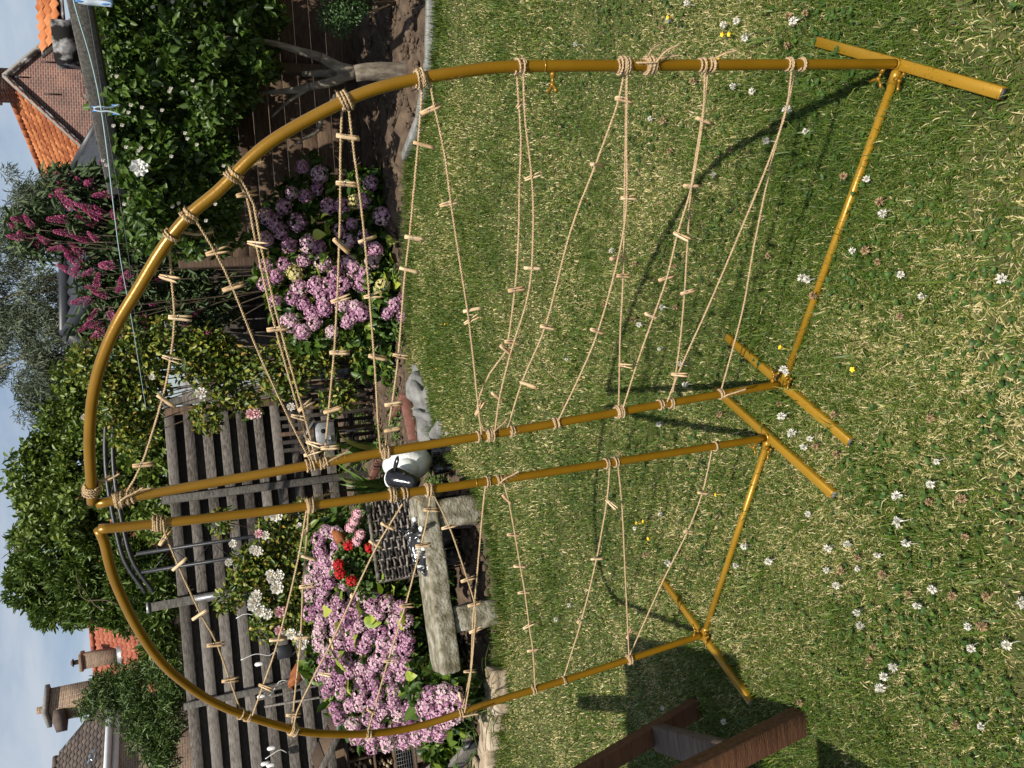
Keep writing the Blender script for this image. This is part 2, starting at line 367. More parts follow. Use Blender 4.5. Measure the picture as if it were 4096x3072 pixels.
M('concrete', [(.16, .15, .14), (.26, .25, .23)], 10, 0.9, 0.5)
M('dark_void', [(.006, .005, .004)], 4, 0.95)
M('plastic_blue', [(.06, .22, .55), (.10, .30, .66)], 8, 0.3, spec=0.5)
M('plastic_clear', [(.62, .72, .82), (.74, .82, .88)], 8, 0.25, trans=0.4)
M('cord_blue', [(.36, .52, .56), (.46, .62, .64)], 30, 0.5)
M('cord_dark', [(.08, .09, .09), (.14, .15, .15)], 30, 0.5)
M('lamp_white', [(.70, .70, .68)], 8, 0.4)
brick_mat('brick_red', (.085, .028, .022), (.15, .055, .038), (.22, .18, .15))
brick_mat('brick_red_y', (.085, .028, .022), (.15, .055, .038), (.22, .18, .15), plane='YZ')
brick_mat('brick_brown', (.16, .095, .055), (.26, .17, .105), (.30, .26, .21))
brick_mat('brick_brown_y', (.16, .095, .055), (.26, .17, .105), (.30, .26, .21), plane='YZ')
# ------------------------------------------------------------------ ground and lawn
EDGE = np.array([(9, 3.2), (6, 4.0), (4.2, 4.5), (2.65, 4.94), (2.3, 5.11), (2.01, 5.52), (1.89, 6.08), (1.18, 6.43), (.34, 6.78), (-.22, 6.54), (-.43, 5.85), (-.62, 5.42), (-.86, 4.97), (-1.3, 4.82), (-1.92, 4.97), (-2.72, 5.19), (-4, 5.5), (-9, 6.2)])
def edge_y(x): return np.interp(x, EDGE[::-1, 0], EDGE[::-1, 1])
gme = mesh_np('ground', [(-250, -60, -.06), (250, -60, -.06), (250, 400, -.06), (-250, 400, -.06)], np.array([[0, 1, 2, 3]]), 'soil')
obj('ground', gme, kind='structure', label='bare earth ground reaching out under the gardens and houses')
lv = [(x, y, 0.0) for x, y in EDGE] + [(-9, -5, 0), (9, -5, 0)]
lme = mesh_np('lawn', lv, [np.array([list(range(len(lv)))[::-1]])], 'lawn_soil')
lawn = obj('lawn', lme, kind='structure', label='sunlit lawn of patchy green and dry grass with white clover')
# bed soil behind the lawn edge: a lumpy strip
bx = np.linspace(-9, 9, 220); by = np.linspace(0, 1, 46)
BX, BT = np.meshgrid(bx, by); BY = edge_y(BX) + 0.02 + BT * (11.6 - edge_y(BX))
BZ = 0.012 + 0.022 * np.sin(BX * 9.1 + 3 * np.sin(BY * 5)) * np.sin(BY * 11.0) + 0.018 * rng.normal(size=BX.shape) + np.clip(BT * 8, 0, 1) * .03
i = np.arange(45)[:, None] * 220; j = np.arange(219)[None, :]
bq = np.stack([i + j, i + j + 1, i + 220 + j + 1, i + 220 + j], -1).reshape(-1, 4)
obj('flower_bed', mesh_np('flower_bed', np.stack([BX, BY, BZ], -1).reshape(-1, 3), bq, 'soil', smooth=True), kind='structure', label='brown crumbly soil of the flower bed behind the lawn')

def vnoise(x, y, f, seed):
    g = np.random.default_rng(seed); s = 0
    for k in range(7):
        a = g.uniform(0, 6.28); ff = f * g.uniform(0.6, 1.7); s = s + np.sin(ff * (x * math.cos(a) + y * math.sin(a)) + g.uniform(0, 6.28))
    return s / 7 ** .5
def grass_points(n, ylo, yhi, g):
    y = g.uniform(ylo, yhi, n * 2); hw = 0.75 + 0.55 * y; x = g.uniform(-1, 1, n * 2) * hw
    ok = y < edge_y(x) + 0.03 * g.normal(size=len(x)); x, y = x[ok][:n], y[ok][:n]
    return x, y
def blades(x, y, g, hmin, hmax, wid, lean, dryb):
    n = len(x); dry = vnoise(x, y, 5.0, 3) * .55 + vnoise(x, y, 15.0, 5) * .45
    h = g.uniform(hmin, hmax, n) * (1 + .25 * vnoise(x, y, 3.5, 11)); az = g.uniform(0, 2 * np.pi, n)
    d = np.stack([np.cos(az), np.sin(az), np.zeros(n)], -1); s = np.stack([-np.sin(az), np.cos(az), np.zeros(n)], -1)
    le = np.abs(g.normal(lean, lean * .6, n)); rr = g.uniform(0, 1, n)
    isdry = rr < np.clip(dryb + .26 * dry, .04, .9)
    rnd = np.where(isdry, g.uniform(.62, 1, n), np.clip(g.normal(.30, .16, n) + .05 * dry, 0, .58))
    le = np.where(isdry, le * 1.7 + .25, le); h = np.where(isdry, h * .8, h)
    w = wid * g.uniform(.6, 1.4, n) * (1 + .0 * h)
    z = np.array([0, 0, 1.0]); b = np.stack([x, y, np.zeros(n)], -1)
    lean1 = np.sin(np.clip(le * .6, 0, 1.3))[:, None]; c1 = np.cos(np.clip(le * .6, 0, 1.3))[:, None]
    lean2 = np.sin(np.clip(le * 1.6, 0, 1.65))[:, None]; c2 = np.cos(np.clip(le * 1.6, 0, 1.65))[:, None]
    m = b + (d * lean1 + z * c1) * (h * .55)[:, None]; t = m + (d * lean2 + z * c2) * (h * .45)[:, None]
    w = w[:, None] / 2
    V = np.stack([b - s * w, b + s * w, m + s * w * .8, m - s * w * .8, t], 1).reshape(-1, 3)
    k = np.arange(n)[:, None] * 5
    return V, k + np.array([[0, 1, 2, 3]]), k + np.array([[3, 2, 4]]), np.repeat(rnd, 5)
gg = np.random.default_rng(21); mb = MB()
for (ylo, yhi, n, hmn, hmx, wid, lean, dr) in ((0.35, 1.25, 60000, .014, .040, .0024, .9, .28), (1.25, 2.1, 135000, .014, .038, .0024, .85, .28), (2.1, 3.2, 130000, .014, .038, .0027, .75, .28), (3.2, 4.8, 110000, .015, .042, .0042, .65, .30), (4.8, 7.0, 90000, .018, .048, .0052, .5, .24)):
    x, y = grass_points(n, ylo, yhi, gg); mb.add(*[q for q in blades(x, y, gg, hmn, hmx, wid, lean, dr)])
# longer tufts here and there, and a rough unmown fringe along the bed
for k in range(150):
    yy = gg.uniform(1.2, 5.0); xx = gg.uniform(-1, 1) * (0.7 + .5 * yy); m_ = gg.integers(14, 40)
    x = xx + gg.normal(0, .03, m_); y = yy + gg.normal(0, .03, m_); ok = y < edge_y(x)
    if ok.sum() < 3: continue
    mb.add(*blades(x[ok], y[ok], gg, .045, .085, .0042, .85, .02))
x = gg.uniform(-4, 4, 16000); y = edge_y(x) + gg.normal(-.02, .05, 16000); mb.add(*blades(x, y, gg, .04, .11, .004, .45, .12))
grass = mb.build('grass', 'grass_blade', None, rnd=True, fixn=False, kind='stuff', label='short mown grass, green mixed with dry straw-coloured blades', category='grass') if False else None
gm = mb.mesh('grass', 'grass_blade', rnd=True, fixn=False)
obj('grass', gm, kind='stuff', label='short mown grass, green mixed with dry straw-coloured blades', cat='grass')
# clover leaves: three rounded leaflets
gc = np.random.default_rng(5); xs = []; ys = []
for k in range(150):
    yy = 0.8 + 4.2 * gc.uniform() ** 1.5; xx = gc.uniform(-1, 1) * (0.6 + .5 * yy); n = gc.integers(10, 46)
    xs.append(xx + gc.normal(0, .075, n)); ys.append(yy + gc.normal(0, .075, n))
x = np.concatenate(xs); y = np.concatenate(ys); ok = y < edge_y(x) - .05; x, y = x[ok], y[ok]; n = len(x)
a0 = gc.uniform(0, 6.28, n); cb_ = MB()
cz = gc.uniform(.012, .030, n); sz = gc.uniform(.005, .0095, n)
for q in range(3):
    a = a0 + q * 2.094; A = np.stack([np.cos(a), np.sin(a), gc.uniform(-.1, .35, n)], -1)
    V, Q, r = leaves(np.stack([x, y, cz], -1), A, np.tile([0, 0, 1.0], (n, 1)) + gc.normal(0, .2, (n, 3)), sz * 1.25, sz * 1.35, np.clip(gc.normal(.45, .25, n), 0, 1), .12, .05); cb_.add(V, Q, rnd=r)
obj('clover', cb_.mesh('clover', 'clover_leaf', rnd=True, fixn=False), kind='stuff', label='low green clover leaves growing through the lawn', cat='clover')
# clover flower heads: parts of the lawn
def clover_head(seed, mat, wide):
    g = np.random.default_rng(seed); n = 46; d = unit(g.normal(size=(n, 3)) * [1, 1, .8] + [0, 0, .35])
    V, Q, r = leaves(np.array([0, 0, .034]) + d * .003, d + g.normal(0, .12, (n, 3)), rdir(n, g), g.uniform(.006, .0098, n) * wide, .0036, .5, .3, .1)
    m = MB().add(V, Q); m.tube([(0, 0, 0), (.002, .001, .018), (0, 0, .034)], .0009, 4, cap=False); return m.mesh('clover_flower', mat)
heads = [clover_head(1, 'clover_white', 1), clover_head(2, 'clover_white', .85), clover_head(3, 'clover_brown', 1.05), clover_head(4, 'clover_white', 1.15)]
CLV = [(3155, 60), (3190, 60), (3225, 55), (3160, 180), (2760, 22), (2640, 95), (2665, 88), (2895, 95), (2950, 78), (2990, 125), (2780, 325), (2940, 330), (2310, 180), (2605, 475), (2680, 600), (2660, 490), (3000, 380), (3230, 530), (3155, 455), (3085, 570), (3375, 700), (3458, 730), (3540, 795), (3545, 825), (3410, 1005), (3480, 1010), (3510, 1040), (3075, 1010), (3245, 1110), (3200, 1118), (3275, 1175), (3600, 1115), (3675, 1183), (4015, 1130), (3595, 1275), (3110, 1500), (3140, 1490), (3150, 1480), (3345, 1660), (3740, 1685), (3122, 1622), (3140, 1648), (3180, 1726), (3236, 1747), (3220, 1790), (3262, 1800), (3360, 1815), (3757, 1838), (3730, 1925), (3610, 1985), (3710, 1990), (3840, 1978), (3225, 2050), (3390, 2185), (3320, 2180), (3437, 2218), (3520, 2223), (3310, 2285), (3383, 2274), (3425, 2268), (3640, 2382), (3740, 2372), (3800, 2380), (3960, 2382), (3645, 2182), (3870, 2163), (3085, 2235), (3430, 2432), (3660, 2420), (3855, 2515), (3920, 2510), (3885, 2578), (4045, 2575), (4090, 2420), (3490, 2598), (3470, 2648), (3535, 2700), (3538, 2750), (3575, 2670), (3925, 2890), (3830, 2925), (2545, 2120), (2590, 2205), (2640, 2060), (2275, 1430), (2255, 1610), (2420, 1215), (2545, 1282), (2560, 1300), (2660, 1235), (2710, 1235), (2640, 1390), (2645, 1700), (2750, 1540), (2890, 1650), (2700, 1065), (1750, 1690), (1790, 1730), (1870, 1850), (1925, 1860), (2540, 1065), (2680, 2250), (3430, 2500), (2955, 2260), (2985, 2185), (2230, 545), (2370, 670), (2450, 1015), (2730, 1465), (2850, 690), (2920, 590), (2150, 2490), (2225, 2475), (2280, 2430), (2160, 2760), (2690, 2960), (2650, 2835), (2900, 2900), (3200, 2810), (3350, 2350), (3550, 2310), (3620, 2080)]
for k, (px, py) in enumerate(CLV):
    P = G(px, py, .03); s = float(gc.uniform(.85, 1.25))
    o = obj('clover_flower', heads[(k * 7 + (k % 3 == 0)) % 4 if k % 5 else 2], lawn, (P[0], P[1], 0), (gc.uniform(-.35, .35), gc.uniform(-.35, .35), gc.uniform(0, 6.28))); o.scale = (s, s, s)
def buttercup():
    a = np.linspace(0, 6.28, 6)[:-1]; V, Q, r = leaves(np.tile([0, 0, .04], (5, 1)), np.stack([np.cos(a), np.sin(a), np.full(5, .5)], -1), np.tile([0, 0, 1.], (5, 1)), .009, .009, .5)
    return MB().add(V, Q).tube([(0, 0, 0), (0, 0, .04)], .0008, 4).mesh('yellow_flower', 'yellow_petal')
bc = buttercup()
for px, py in ((2550, 2100), (2572, 2092), (2590, 2148), (2915, 128), (2885, 130), (2670, 62), (2860, 240), (3400, 1480), (3125, 1405), (2870, 1980), (1695, 1345), (1745, 1470), (1780, 1300)):
    P = G(px, py, .04); obj('yellow_flower', bc, lawn, (P[0], P[1], 0), (gc.uniform(-.3, .3), .2, gc.uniform(0, 6)))

# ------------------------------------------------------------------ the two golden arches
A1 = [0.683,1.373,0.03]
E1 = [-0.827,0.562,0.0]
W1 = 0.923
N1 = [0.562,0.827,-0.0]
A2 = [-0.245,1.979,0.03]
E2 = [-0.848,0.53,0.0]
W2 = 0.903
N2 = [0.53,0.848,-0.0]
TUBE1 = [[-0.0,0.03],[0.022,0.402],[0.042,0.73],[0.06,1.02],[0.072,1.104],[0.086,1.181],[0.104,1.257],[0.123,1.316],[0.151,1.374],[0.183,1.432],[0.209,1.475],[0.242,1.519],[0.321,1.596],[0.356,1.641],[0.427,1.7],[0.513,1.754],[0.582,1.799],[0.658,1.837],[0.733,1.865],[0.809,1.884],[0.889,1.898],[0.973,1.907],[1.04,1.915]]
LEG1 = [[1.044,1.907],[1.04,1.868],[1.018,1.561],[0.998,1.273],[0.978,0.903],[0.951,0.514],[0.923,0.073],[0.923,0.03]]
TUBE2 = [[-0.006,1.91],[0.023,1.903],[0.065,1.904],[0.129,1.902],[0.191,1.895],[0.262,1.884],[0.338,1.869],[0.431,1.844],[0.505,1.816],[0.566,1.784],[0.625,1.75],[0.698,1.695],[0.746,1.649],[0.837,1.55],[0.905,1.461],[0.96,1.342],[0.992,1.243],[1.008,1.14],[1.005,1.034],[0.989,0.926],[0.975,0.782],[0.957,0.549],[0.93,0.304],[0.898,0.031]]
LEG2 = [[-0.006,1.91],[-0.004,1.891],[0.011,1.568],[0.017,0.892],[0.003,0.032]]
S1 = [[[0.396,1.689],[0.493,1.693],[0.586,1.697],[0.673,1.713],[0.775,1.74],[0.947,1.802],[1.023,1.844]],[[0.367,1.639],[0.442,1.606],[0.519,1.58],[0.683,1.536],[0.857,1.481],[0.99,1.435]],[[0.286,1.563],[0.332,1.54],[0.429,1.528],[0.616,1.5],[0.895,1.447],[1.003,1.427]],[[0.285,1.553],[0.342,1.529],[0.429,1.52],[0.611,1.491],[0.869,1.442],[1.004,1.418]],[[0.138,1.355],[0.212,1.359],[0.299,1.36],[0.423,1.362],[0.574,1.367],[0.703,1.374],[0.855,1.387],[1.007,1.4]],[[0.137,1.348],[0.238,1.335],[0.304,1.325],[0.424,1.31],[0.567,1.297],[0.737,1.282],[0.898,1.27],[0.992,1.261]],[[0.092,1.201],[0.176,1.202],[0.255,1.204],[0.426,1.211],[0.514,1.217],[0.717,1.223],[0.888,1.236],[0.995,1.247]],[[0.088,1.192],[0.144,1.177],[0.235,1.15],[0.344,1.127],[0.473,1.097],[0.629,1.061],[0.844,1.019],[0.971,0.994]],[[0.056,1.009],[0.127,0.995],[0.203,0.979],[0.303,0.969],[0.433,0.954],[0.556,0.946],[0.701,0.946],[0.741,0.953],[0.792,0.984],[0.888,1.007],[0.973,0.98]],[[0.056,0.999],[0.155,0.982],[0.252,0.956],[0.356,0.934],[0.503,0.917],[0.6,0.92],[0.709,0.939],[0.851,0.955],[0.962,0.956]],[[0.047,0.763],[0.118,0.763],[0.254,0.79],[0.413,0.825],[0.662,0.851],[0.823,0.892],[0.982,0.917]],[[0.047,0.764],[0.186,0.734],[0.358,0.696],[0.493,0.691],[0.682,0.705],[0.817,0.733],[0.955,0.771]],[[0.047,0.758],[0.186,0.729],[0.335,0.698],[0.532,0.658],[0.699,0.63],[0.815,0.607],[0.948,0.581]],[[0.037,0.571],[0.15,0.545],[0.301,0.531],[0.424,0.537],[0.541,0.536],[0.65,0.547],[0.79,0.563],[0.949,0.575]],[[0.036,0.553],[0.145,0.539],[0.301,0.522],[0.456,0.491],[0.587,0.463],[0.75,0.433],[0.912,0.412]],[[0.024,0.339],[0.121,0.32],[0.243,0.327],[0.435,0.353],[0.618,0.382],[0.826,0.42],[0.934,0.433]],[[0.023,0.312],[0.121,0.31],[0.254,0.305],[0.462,0.282],[0.669,0.252],[0.923,0.241]]]
S2 = [[[0.002,1.782],[0.131,1.761],[0.316,1.725],[0.433,1.696],[0.588,1.673],[0.75,1.65]],[[0.016,1.448],[0.204,1.479],[0.466,1.537],[0.623,1.582],[0.751,1.621]],[[0.017,1.441],[0.185,1.454],[0.283,1.463],[0.484,1.475],[0.713,1.498],[0.874,1.514]],[[0.046,1.202],[0.122,1.24],[0.182,1.269],[0.319,1.321],[0.51,1.391],[0.631,1.44],[0.786,1.498],[0.869,1.509]],[[0.021,1.125],[0.085,1.124],[0.209,1.139],[0.435,1.175],[0.662,1.221],[0.982,1.28]],[[0.022,1.122],[0.157,1.064],[0.372,0.995],[0.492,0.962],[0.62,0.954],[0.793,0.95],[1.012,0.957]],[[0.017,0.965],[0.115,0.966],[0.381,0.96],[0.557,0.958],[0.794,0.947],[1.01,0.962]],[[0.02,0.92],[0.095,0.895],[0.36,0.828],[0.473,0.799],[0.637,0.763],[0.762,0.734],[0.972,0.698]],[[0.006,0.583],[0.155,0.565],[0.396,0.557],[0.679,0.565],[0.957,0.588]],[[0.009,0.564],[0.182,0.515],[0.444,0.452],[0.743,0.38],[0.935,0.333]],[[0.003,0.224],[0.187,0.212],[0.349,0.226],[0.582,0.274],[0.929,0.329]]]
P1 = [[0.622,1.518,0.62,1.476],[0.563,1.381,0.55,1.341],[0.555,1.31,0.55,1.269],[0.488,1.232,0.5,1.189],[0.605,1.075,0.599,1.032],[0.638,1.07,0.616,1.032],[0.69,1.385,0.694,1.34],[0.706,1.296,0.718,1.253],[0.708,1.239,0.721,1.194],[0.841,1.457,0.831,1.42],[0.852,1.475,0.869,1.433],[0.853,1.4,0.843,1.361],[0.849,1.254,0.848,1.211],[0.934,1.441,0.929,1.409],[0.975,1.448,0.962,1.409],[0.958,1.408,0.961,1.362],[0.928,1.253,0.924,1.212],[0.909,1.014,0.872,0.997],[0.844,0.977,0.874,0.942],[0.705,0.97,0.733,0.936],[0.695,0.96,0.702,0.915],[0.204,1.369,0.209,1.325],[0.298,1.37,0.302,1.326],[0.417,1.375,0.451,1.34],[0.425,1.322,0.423,1.283],[0.158,1.203,0.14,1.165],[0.214,1.215,0.224,1.173],[0.415,1.224,0.423,1.181],[0.347,1.151,0.337,1.112],[0.42,1.544,0.418,1.508],[0.324,1.559,0.326,1.52],[0.444,1.625,0.434,1.586],[0.487,1.713,0.484,1.679],[0.578,1.708,0.584,1.667],[0.669,1.729,0.688,1.69],[0.764,1.749,0.799,1.718],[0.946,1.821,0.946,1.779],[0.524,1.6,0.511,1.559],[0.137,1.0,0.128,0.971],[0.289,0.963,0.273,0.922],[0.11,0.777,0.115,0.729],[0.253,0.807,0.261,0.769],[0.331,0.715,0.33,0.666],[0.144,0.562,0.156,0.518],[0.301,0.551,0.304,0.496],[0.42,0.547,0.425,0.523],[0.499,0.935,0.502,0.891],[0.557,0.968,0.552,0.924],[0.658,0.87,0.668,0.823],[0.82,0.902,0.822,0.868],[0.678,0.726,0.694,0.676],[0.485,0.709,0.488,0.67],[0.53,0.684,0.533,0.633],[0.794,0.618,0.779,0.6],[0.549,0.557,0.535,0.51],[0.591,0.479,0.581,0.436],[0.642,0.574,0.662,0.519],[0.842,0.441,0.833,0.405]]
P2 = [[0.08,1.142,0.089,1.098],[0.071,0.915,0.104,0.886],[0.149,0.575,0.154,0.559],[0.181,0.239,0.193,0.185],[0.341,0.25,0.358,0.195],[0.386,0.583,0.394,0.534],[0.669,0.585,0.664,0.548],[0.81,0.368,0.789,0.335],[0.222,0.885,0.229,0.843],[0.353,0.849,0.364,0.804],[0.472,0.822,0.474,0.776],[0.64,0.784,0.621,0.745],[0.754,0.755,0.761,0.708],[0.066,1.791,0.043,1.764],[0.15,1.771,0.122,1.74],[0.329,1.743,0.304,1.703],[0.434,1.718,0.438,1.676],[0.584,1.692,0.589,1.65],[0.103,1.257,0.133,1.217],[0.159,1.287,0.197,1.25],[0.106,1.462,0.089,1.431],[0.171,1.466,0.196,1.426],[0.282,1.474,0.284,1.43],[0.461,1.56,0.465,1.517],[0.471,1.493,0.481,1.452],[0.344,1.334,0.381,1.329],[0.504,1.395,0.562,1.383],[0.64,1.428,0.623,1.399],[0.63,1.596,0.632,1.561],[0.79,1.528,0.806,1.486],[0.852,1.285,0.9,1.242],[0.206,1.159,0.209,1.117],[0.428,1.196,0.435,1.156],[0.648,1.237,0.658,1.197],[0.158,1.087,0.151,1.044],[0.376,1.014,0.368,0.97],[0.485,0.984,0.48,0.942],[0.603,0.97,0.591,0.929],[0.783,0.973,0.793,0.927],[0.883,0.981,0.926,0.97]]
TR = 0.0116
Z3 = np.array([0, 0, 1.0])
def wing_nut(parent, p, d, mat='gold_paint'):
    """a thumb screw with two wings, pointing along d"""
    a = axes(d); m = MB(); p = np.asarray(p, float)
    m.tube([p, p + a[0] * .012], .006, 8); m.tube([p + a[0] * .010, p + a[0] * .026], .0032, 8); m.tube([p + a[0] * .022, p + a[0] * .031], .0055, 8)
    for s in (-1, 1):
        m.tube([p + a[0] * .026, p + a[0] * .033 + a[1] * s * .012, p + a[0] * .041 + a[1] * s * .020], [.003, .0035, .0042], 6)
    return m.build('wing_nut', mat, parent, smooth=True)
def arch(A, e, n, W, tube, leg, label):
    A = np.asarray(A, float); e = np.asarray(e, float); n = np.asarray(n, float)
    P = lambda s, z: A * [1, 1, 0] + e * s + Z3 * z
    root = thing('arch_frame', (*(A + e * W / 2)[:2], 0), label, 'arch')
    tp = spline([P(*q) for q in tube], .012)
    # the rounded tube, smoothed a little
    for _ in range(6): tp[1:-1] = (tp[:-2] + 2 * tp[1:-1] + tp[2:]) / 4
    MB().tube(tp, TR, 14).build('curved_tube', 'gold_paint', root, smooth=True)
    lp = spline([P(*q) for q in leg], .03)
    for _ in range(20): lp[1:-1] = (lp[:-2] + 2 * lp[1:-1] + lp[2:]) / 4
    MB().tube(lp, TR, 14).build('straight_leg', 'gold_paint', root, smooth=True)
    # collar joints half way up
    for pth, hz in ((lp, 1.0), (tp, .95)):
        k = int(np.argmin(abs(pth[:, 2] - hz))); T = unit(pth[min(k + 1, len(pth) - 1)] - pth[k - 1])
        MB().tube([pth[k] - T * .0018, pth[k] + T * .0018], TR + .0005, 14).build('joint_ring', 'gold_paint', root, smooth=True)
    f0, f1 = P(0, 0), P(W, 0)
    MB().tube([f0 + Z3 * .016 + e * .012, f1 + Z3 * .016 - e * .012], .0108, 12).build('base_tube', 'gold_foot', root, smooth=True)
    for fp, sg in ((f0, 1), (f1, -1)):
        ft = MB().bbox(fp + Z3 * .0145, (.60, .026, .025), np.array([n, e, Z3]), .002).build('foot', 'gold_foot', root)
        for s in (-1, 1): MB().box(fp + Z3 * .0145 + n * s * .3008, (.003, .021, .020), np.array([n, e, Z3])).build('end_cap', 'black_rubber', ft)
        MB().tube([fp + Z3 * .026, fp + Z3 * .032], .0135, 14).build('weld_collar', 'gold_foot', root, smooth=True)
        MB().tube([fp + Z3 * .016 + e * sg * .010, fp + Z3 * .016 + e * sg * .045], .0128, 14).build('sleeve', 'gold_foot', root, smooth=True)
        wing_nut(root, fp + Z3 * .062 + e * sg * .011, e * sg + n * .15); wing_nut(root, fp + Z3 * .022 + e * sg * .032 - n * .010, -n + Z3 * .5)
    return root, P, tp, lp
n1 = np.array(N1); n2 = np.array(N2)
arch1, PA, tpA, lpA = arch(A1, E1, N1, W1, TUBE1, LEG1, 'gold painted metal arch on the right, curving to its straight left leg')
arch2, PB, tpB, lpB = arch(A2, E2, N2, W2, TUBE2, LEG2, 'gold painted metal arch on the left, curving to its straight right leg')
wing_nut(arch1, PA(.052 + .0116, .93), np.array(E1) - n1 * .3)

# ------------------------------------------------------------------ jute twine
def fuzz(mb, path, r, g, per_m=260, ln=.011):
    L = np.linalg.norm(np.diff(path, axis=0), axis=1).sum(); n = int(L * per_m); k = g.integers(0, len(path) - 1, n); T = unit(path[k + 1] - path[k])
    b = path[k] + (path[k + 1] - path[k]) * g.uniform(0, 1, (n, 1)); o = rdir(n, g); o = unit(o - T * (o * T).sum(1, keepdims=True)); A = unit(o + T * g.normal(0, .9, (n, 1)))
    l = g.uniform(.4, 1.2, (n, 1)) * ln; s = unit(np.cross(A, rdir(n, g))) * .00016
    m = b + o * r * .8 + A * l * .5; t = m + unit(A + rdir(n, g) * .6) * l * .5
    V = np.stack([b + o * r * .6 - s, b + o * r * .6 + s, m + s, m - s, t], 1).reshape(-1, 3); q = np.arange(n)[:, None] * 5
    mb.add(V, q + np.array([[0, 1, 2, 3]]), q + np.array([[3, 2, 4]]))
def twisted(mb, path, r, g, pitch=.013, n=5):
    T, N, B = frames(path); L = np.concatenate([[0], np.cumsum(np.linalg.norm(np.diff(path, axis=0), axis=1))]); ph = L / pitch * 2 * np.pi
    for q in range(2):
        a = ph + q * np.pi; p = path + (np.cos(a)[:, None] * N + np.sin(a)[:, None] * B) * r * .52
        mb.tube(p, r * .62 * (1 + .10 * np.sin(L * 170 + q)), n)
def resample(P, step):
    L = np.concatenate([[0], np.cumsum(np.linalg.norm(np.diff(P, axis=0), axis=1))]); t = np.linspace(0, L[-1], max(3, int(L[-1] / step)))
    return np.stack([np.interp(t, L, P[:, k]) for k in range(3)], -1)
RT = .00265
def strand(parent, pts, P, nrm, g, dn):
    p = spline([P(*q) for q in pts], .03); p = resample(p, .0034) - nrm * dn; p = p + .0009 * np.cumsum(g.normal(size=p.shape), 0) * .05
    m = MB(); twisted(m, p, RT, g); fuzz(m, p, RT, g); return m.build('strand', 'jute', parent, smooth=True)
def wrap(parent, centre, axis_dir, turns, g, r0=TR + .0022, pitch=.0052, tail=0):
    ax = axes(axis_dir); m = MB(); n = int(turns * 22); t = np.linspace(0, turns, n)
    for lay in range(1 if turns < 4 else 2):
        a = t * 2 * np.pi + g.uniform(0, 6); rr = r0 + lay * .0032 + .0010 * np.sin(t * 2.2 + lay)
        p = centre + np.outer((t - turns / 2) * pitch * (1 if lay == 0 else -.7) + .0020 * np.sin(t * 3.7), ax[0]) + np.outer(np.cos(a) * rr, ax[1]) + np.outer(np.sin(a) * rr, ax[2])
        p = resample(p, .0035); twisted(m, p, RT * .95, g, .012); fuzz(m, p, RT, g, 300, .010)
    for q in range(tail):
        d = unit(rdir(1, g)[0] * .5 + ax[2] * .4 - Z3 * .6); st = centre + ax[1] * (TR + .004) * (1 if q % 2 else -1)
        p = spline([st, st + d * .02, st + d * .04 - Z3 * .01 + ax[0] * .006, st + d * .055 - Z3 * .022], .004); m.tube(p, [RT * (1 - .3 * k / len(p)) for k in range(len(p))], 5); fuzz(m, p, RT, g, 1500, .014)
    return m.build('wrap', 'jute', parent, smooth=True)
def nearest(path, p): return int(np.argmin(np.linalg.norm(path - p, axis=1)))
gt = np.random.default_rng(77)
def string_up(root_label, P, nrm, S, tp, lp, top_wrap, sizes):
    tw = thing('jute_twine', P(.5, 0), root_label, 'twine')
    spots = []
    for k, s in enumerate(S):
        strand(tw, s, P, nrm, gt, TR * (.6 if k % 2 else -.5))
        for q in (s[0], s[-1]):
            w = P(*q); a, b = nearest(tp, w), nearest(lp, w); da, db = np.linalg.norm(tp[a] - w), np.linalg.norm(lp[b] - w)
            pth, i_ = (tp, a) if da < db else (lp, b)
            for sp_ in spots:
                if sp_[0] is pth and np.linalg.norm(pth[sp_[1]] - pth[i_]) < .022: sp_[2] += 1.4; break
            else: spots.append([pth, i_, 2.3 + gt.uniform(0, 1.2)])
    for pth, i_, tn in spots:
        i_ = min(max(i_, 1), len(pth) - 2); wrap(tw, pth[i_], pth[i_ + 1] - pth[i_ - 1], min(tn, 5.5), gt, tail=1 if gt.uniform() < .35 else 0)
    for (pth, hz, tn, tl) in top_wrap:
        i_ = int(np.argmin(np.linalg.norm(pth - hz, axis=1))); i_ = min(max(i_, 1), len(pth) - 2); wrap(tw, pth[i_], pth[i_ + 1] - pth[i_ - 1], tn, gt, tail=tl)
    return tw
tw1 = string_up('jute twine zigzagging across the right gold arch', PA, n1, S1, tpA, lpA, [(tpA, PA(1.0, 1.91), 5, 2), (lpA, PA(1.04, 1.86), 4.5, 2), (tpA, PA(.042, .71), 5, 3)], None)
tw2 = string_up('jute twine zigzagging across the left gold arch', PB, n2, S2, tpB, lpB, [(lpB, PB(.002, 1.79), 6, 0), (lpB, PB(.016, 1.235), 4, 2)], None)

# ------------------------------------------------------------------ clothespins
def jaw_mesh():
    L, w, t = .045, .0068, .0036; prof = [(0, .0004, t * .78), (.010, 0, t), (.0155, 0, t), (.017, .0010, t), (.020, .0010, t), (.0215, 0, t), (.034, .0010, t), (L, .0022, t * .86)]
    V = []
    for x, zl, zh in prof:
        for sy in (-1, 1): V += [(x, sy * w / 2, zl), (x, sy * w / 2, zh)]
    V = np.array(V); n = len(prof); Q = []
    for k in range(n - 1):
        a, b = k * 4, k * 4 + 4; Q += [(a, b, b + 1, a + 1), (a + 2, a + 3, b + 3, b + 2), (a + 1, b + 1, b + 3, a + 3), (a, a + 2, b + 2, b)]
    Q += [(0, 1, 3, 2), (n * 4 - 4, n * 4 - 2, n * 4 - 1, n * 4 - 3)]
    m = MB().add(V, Q); return m.mesh('jaw', 'peg_wood')
JAW = jaw_mesh()
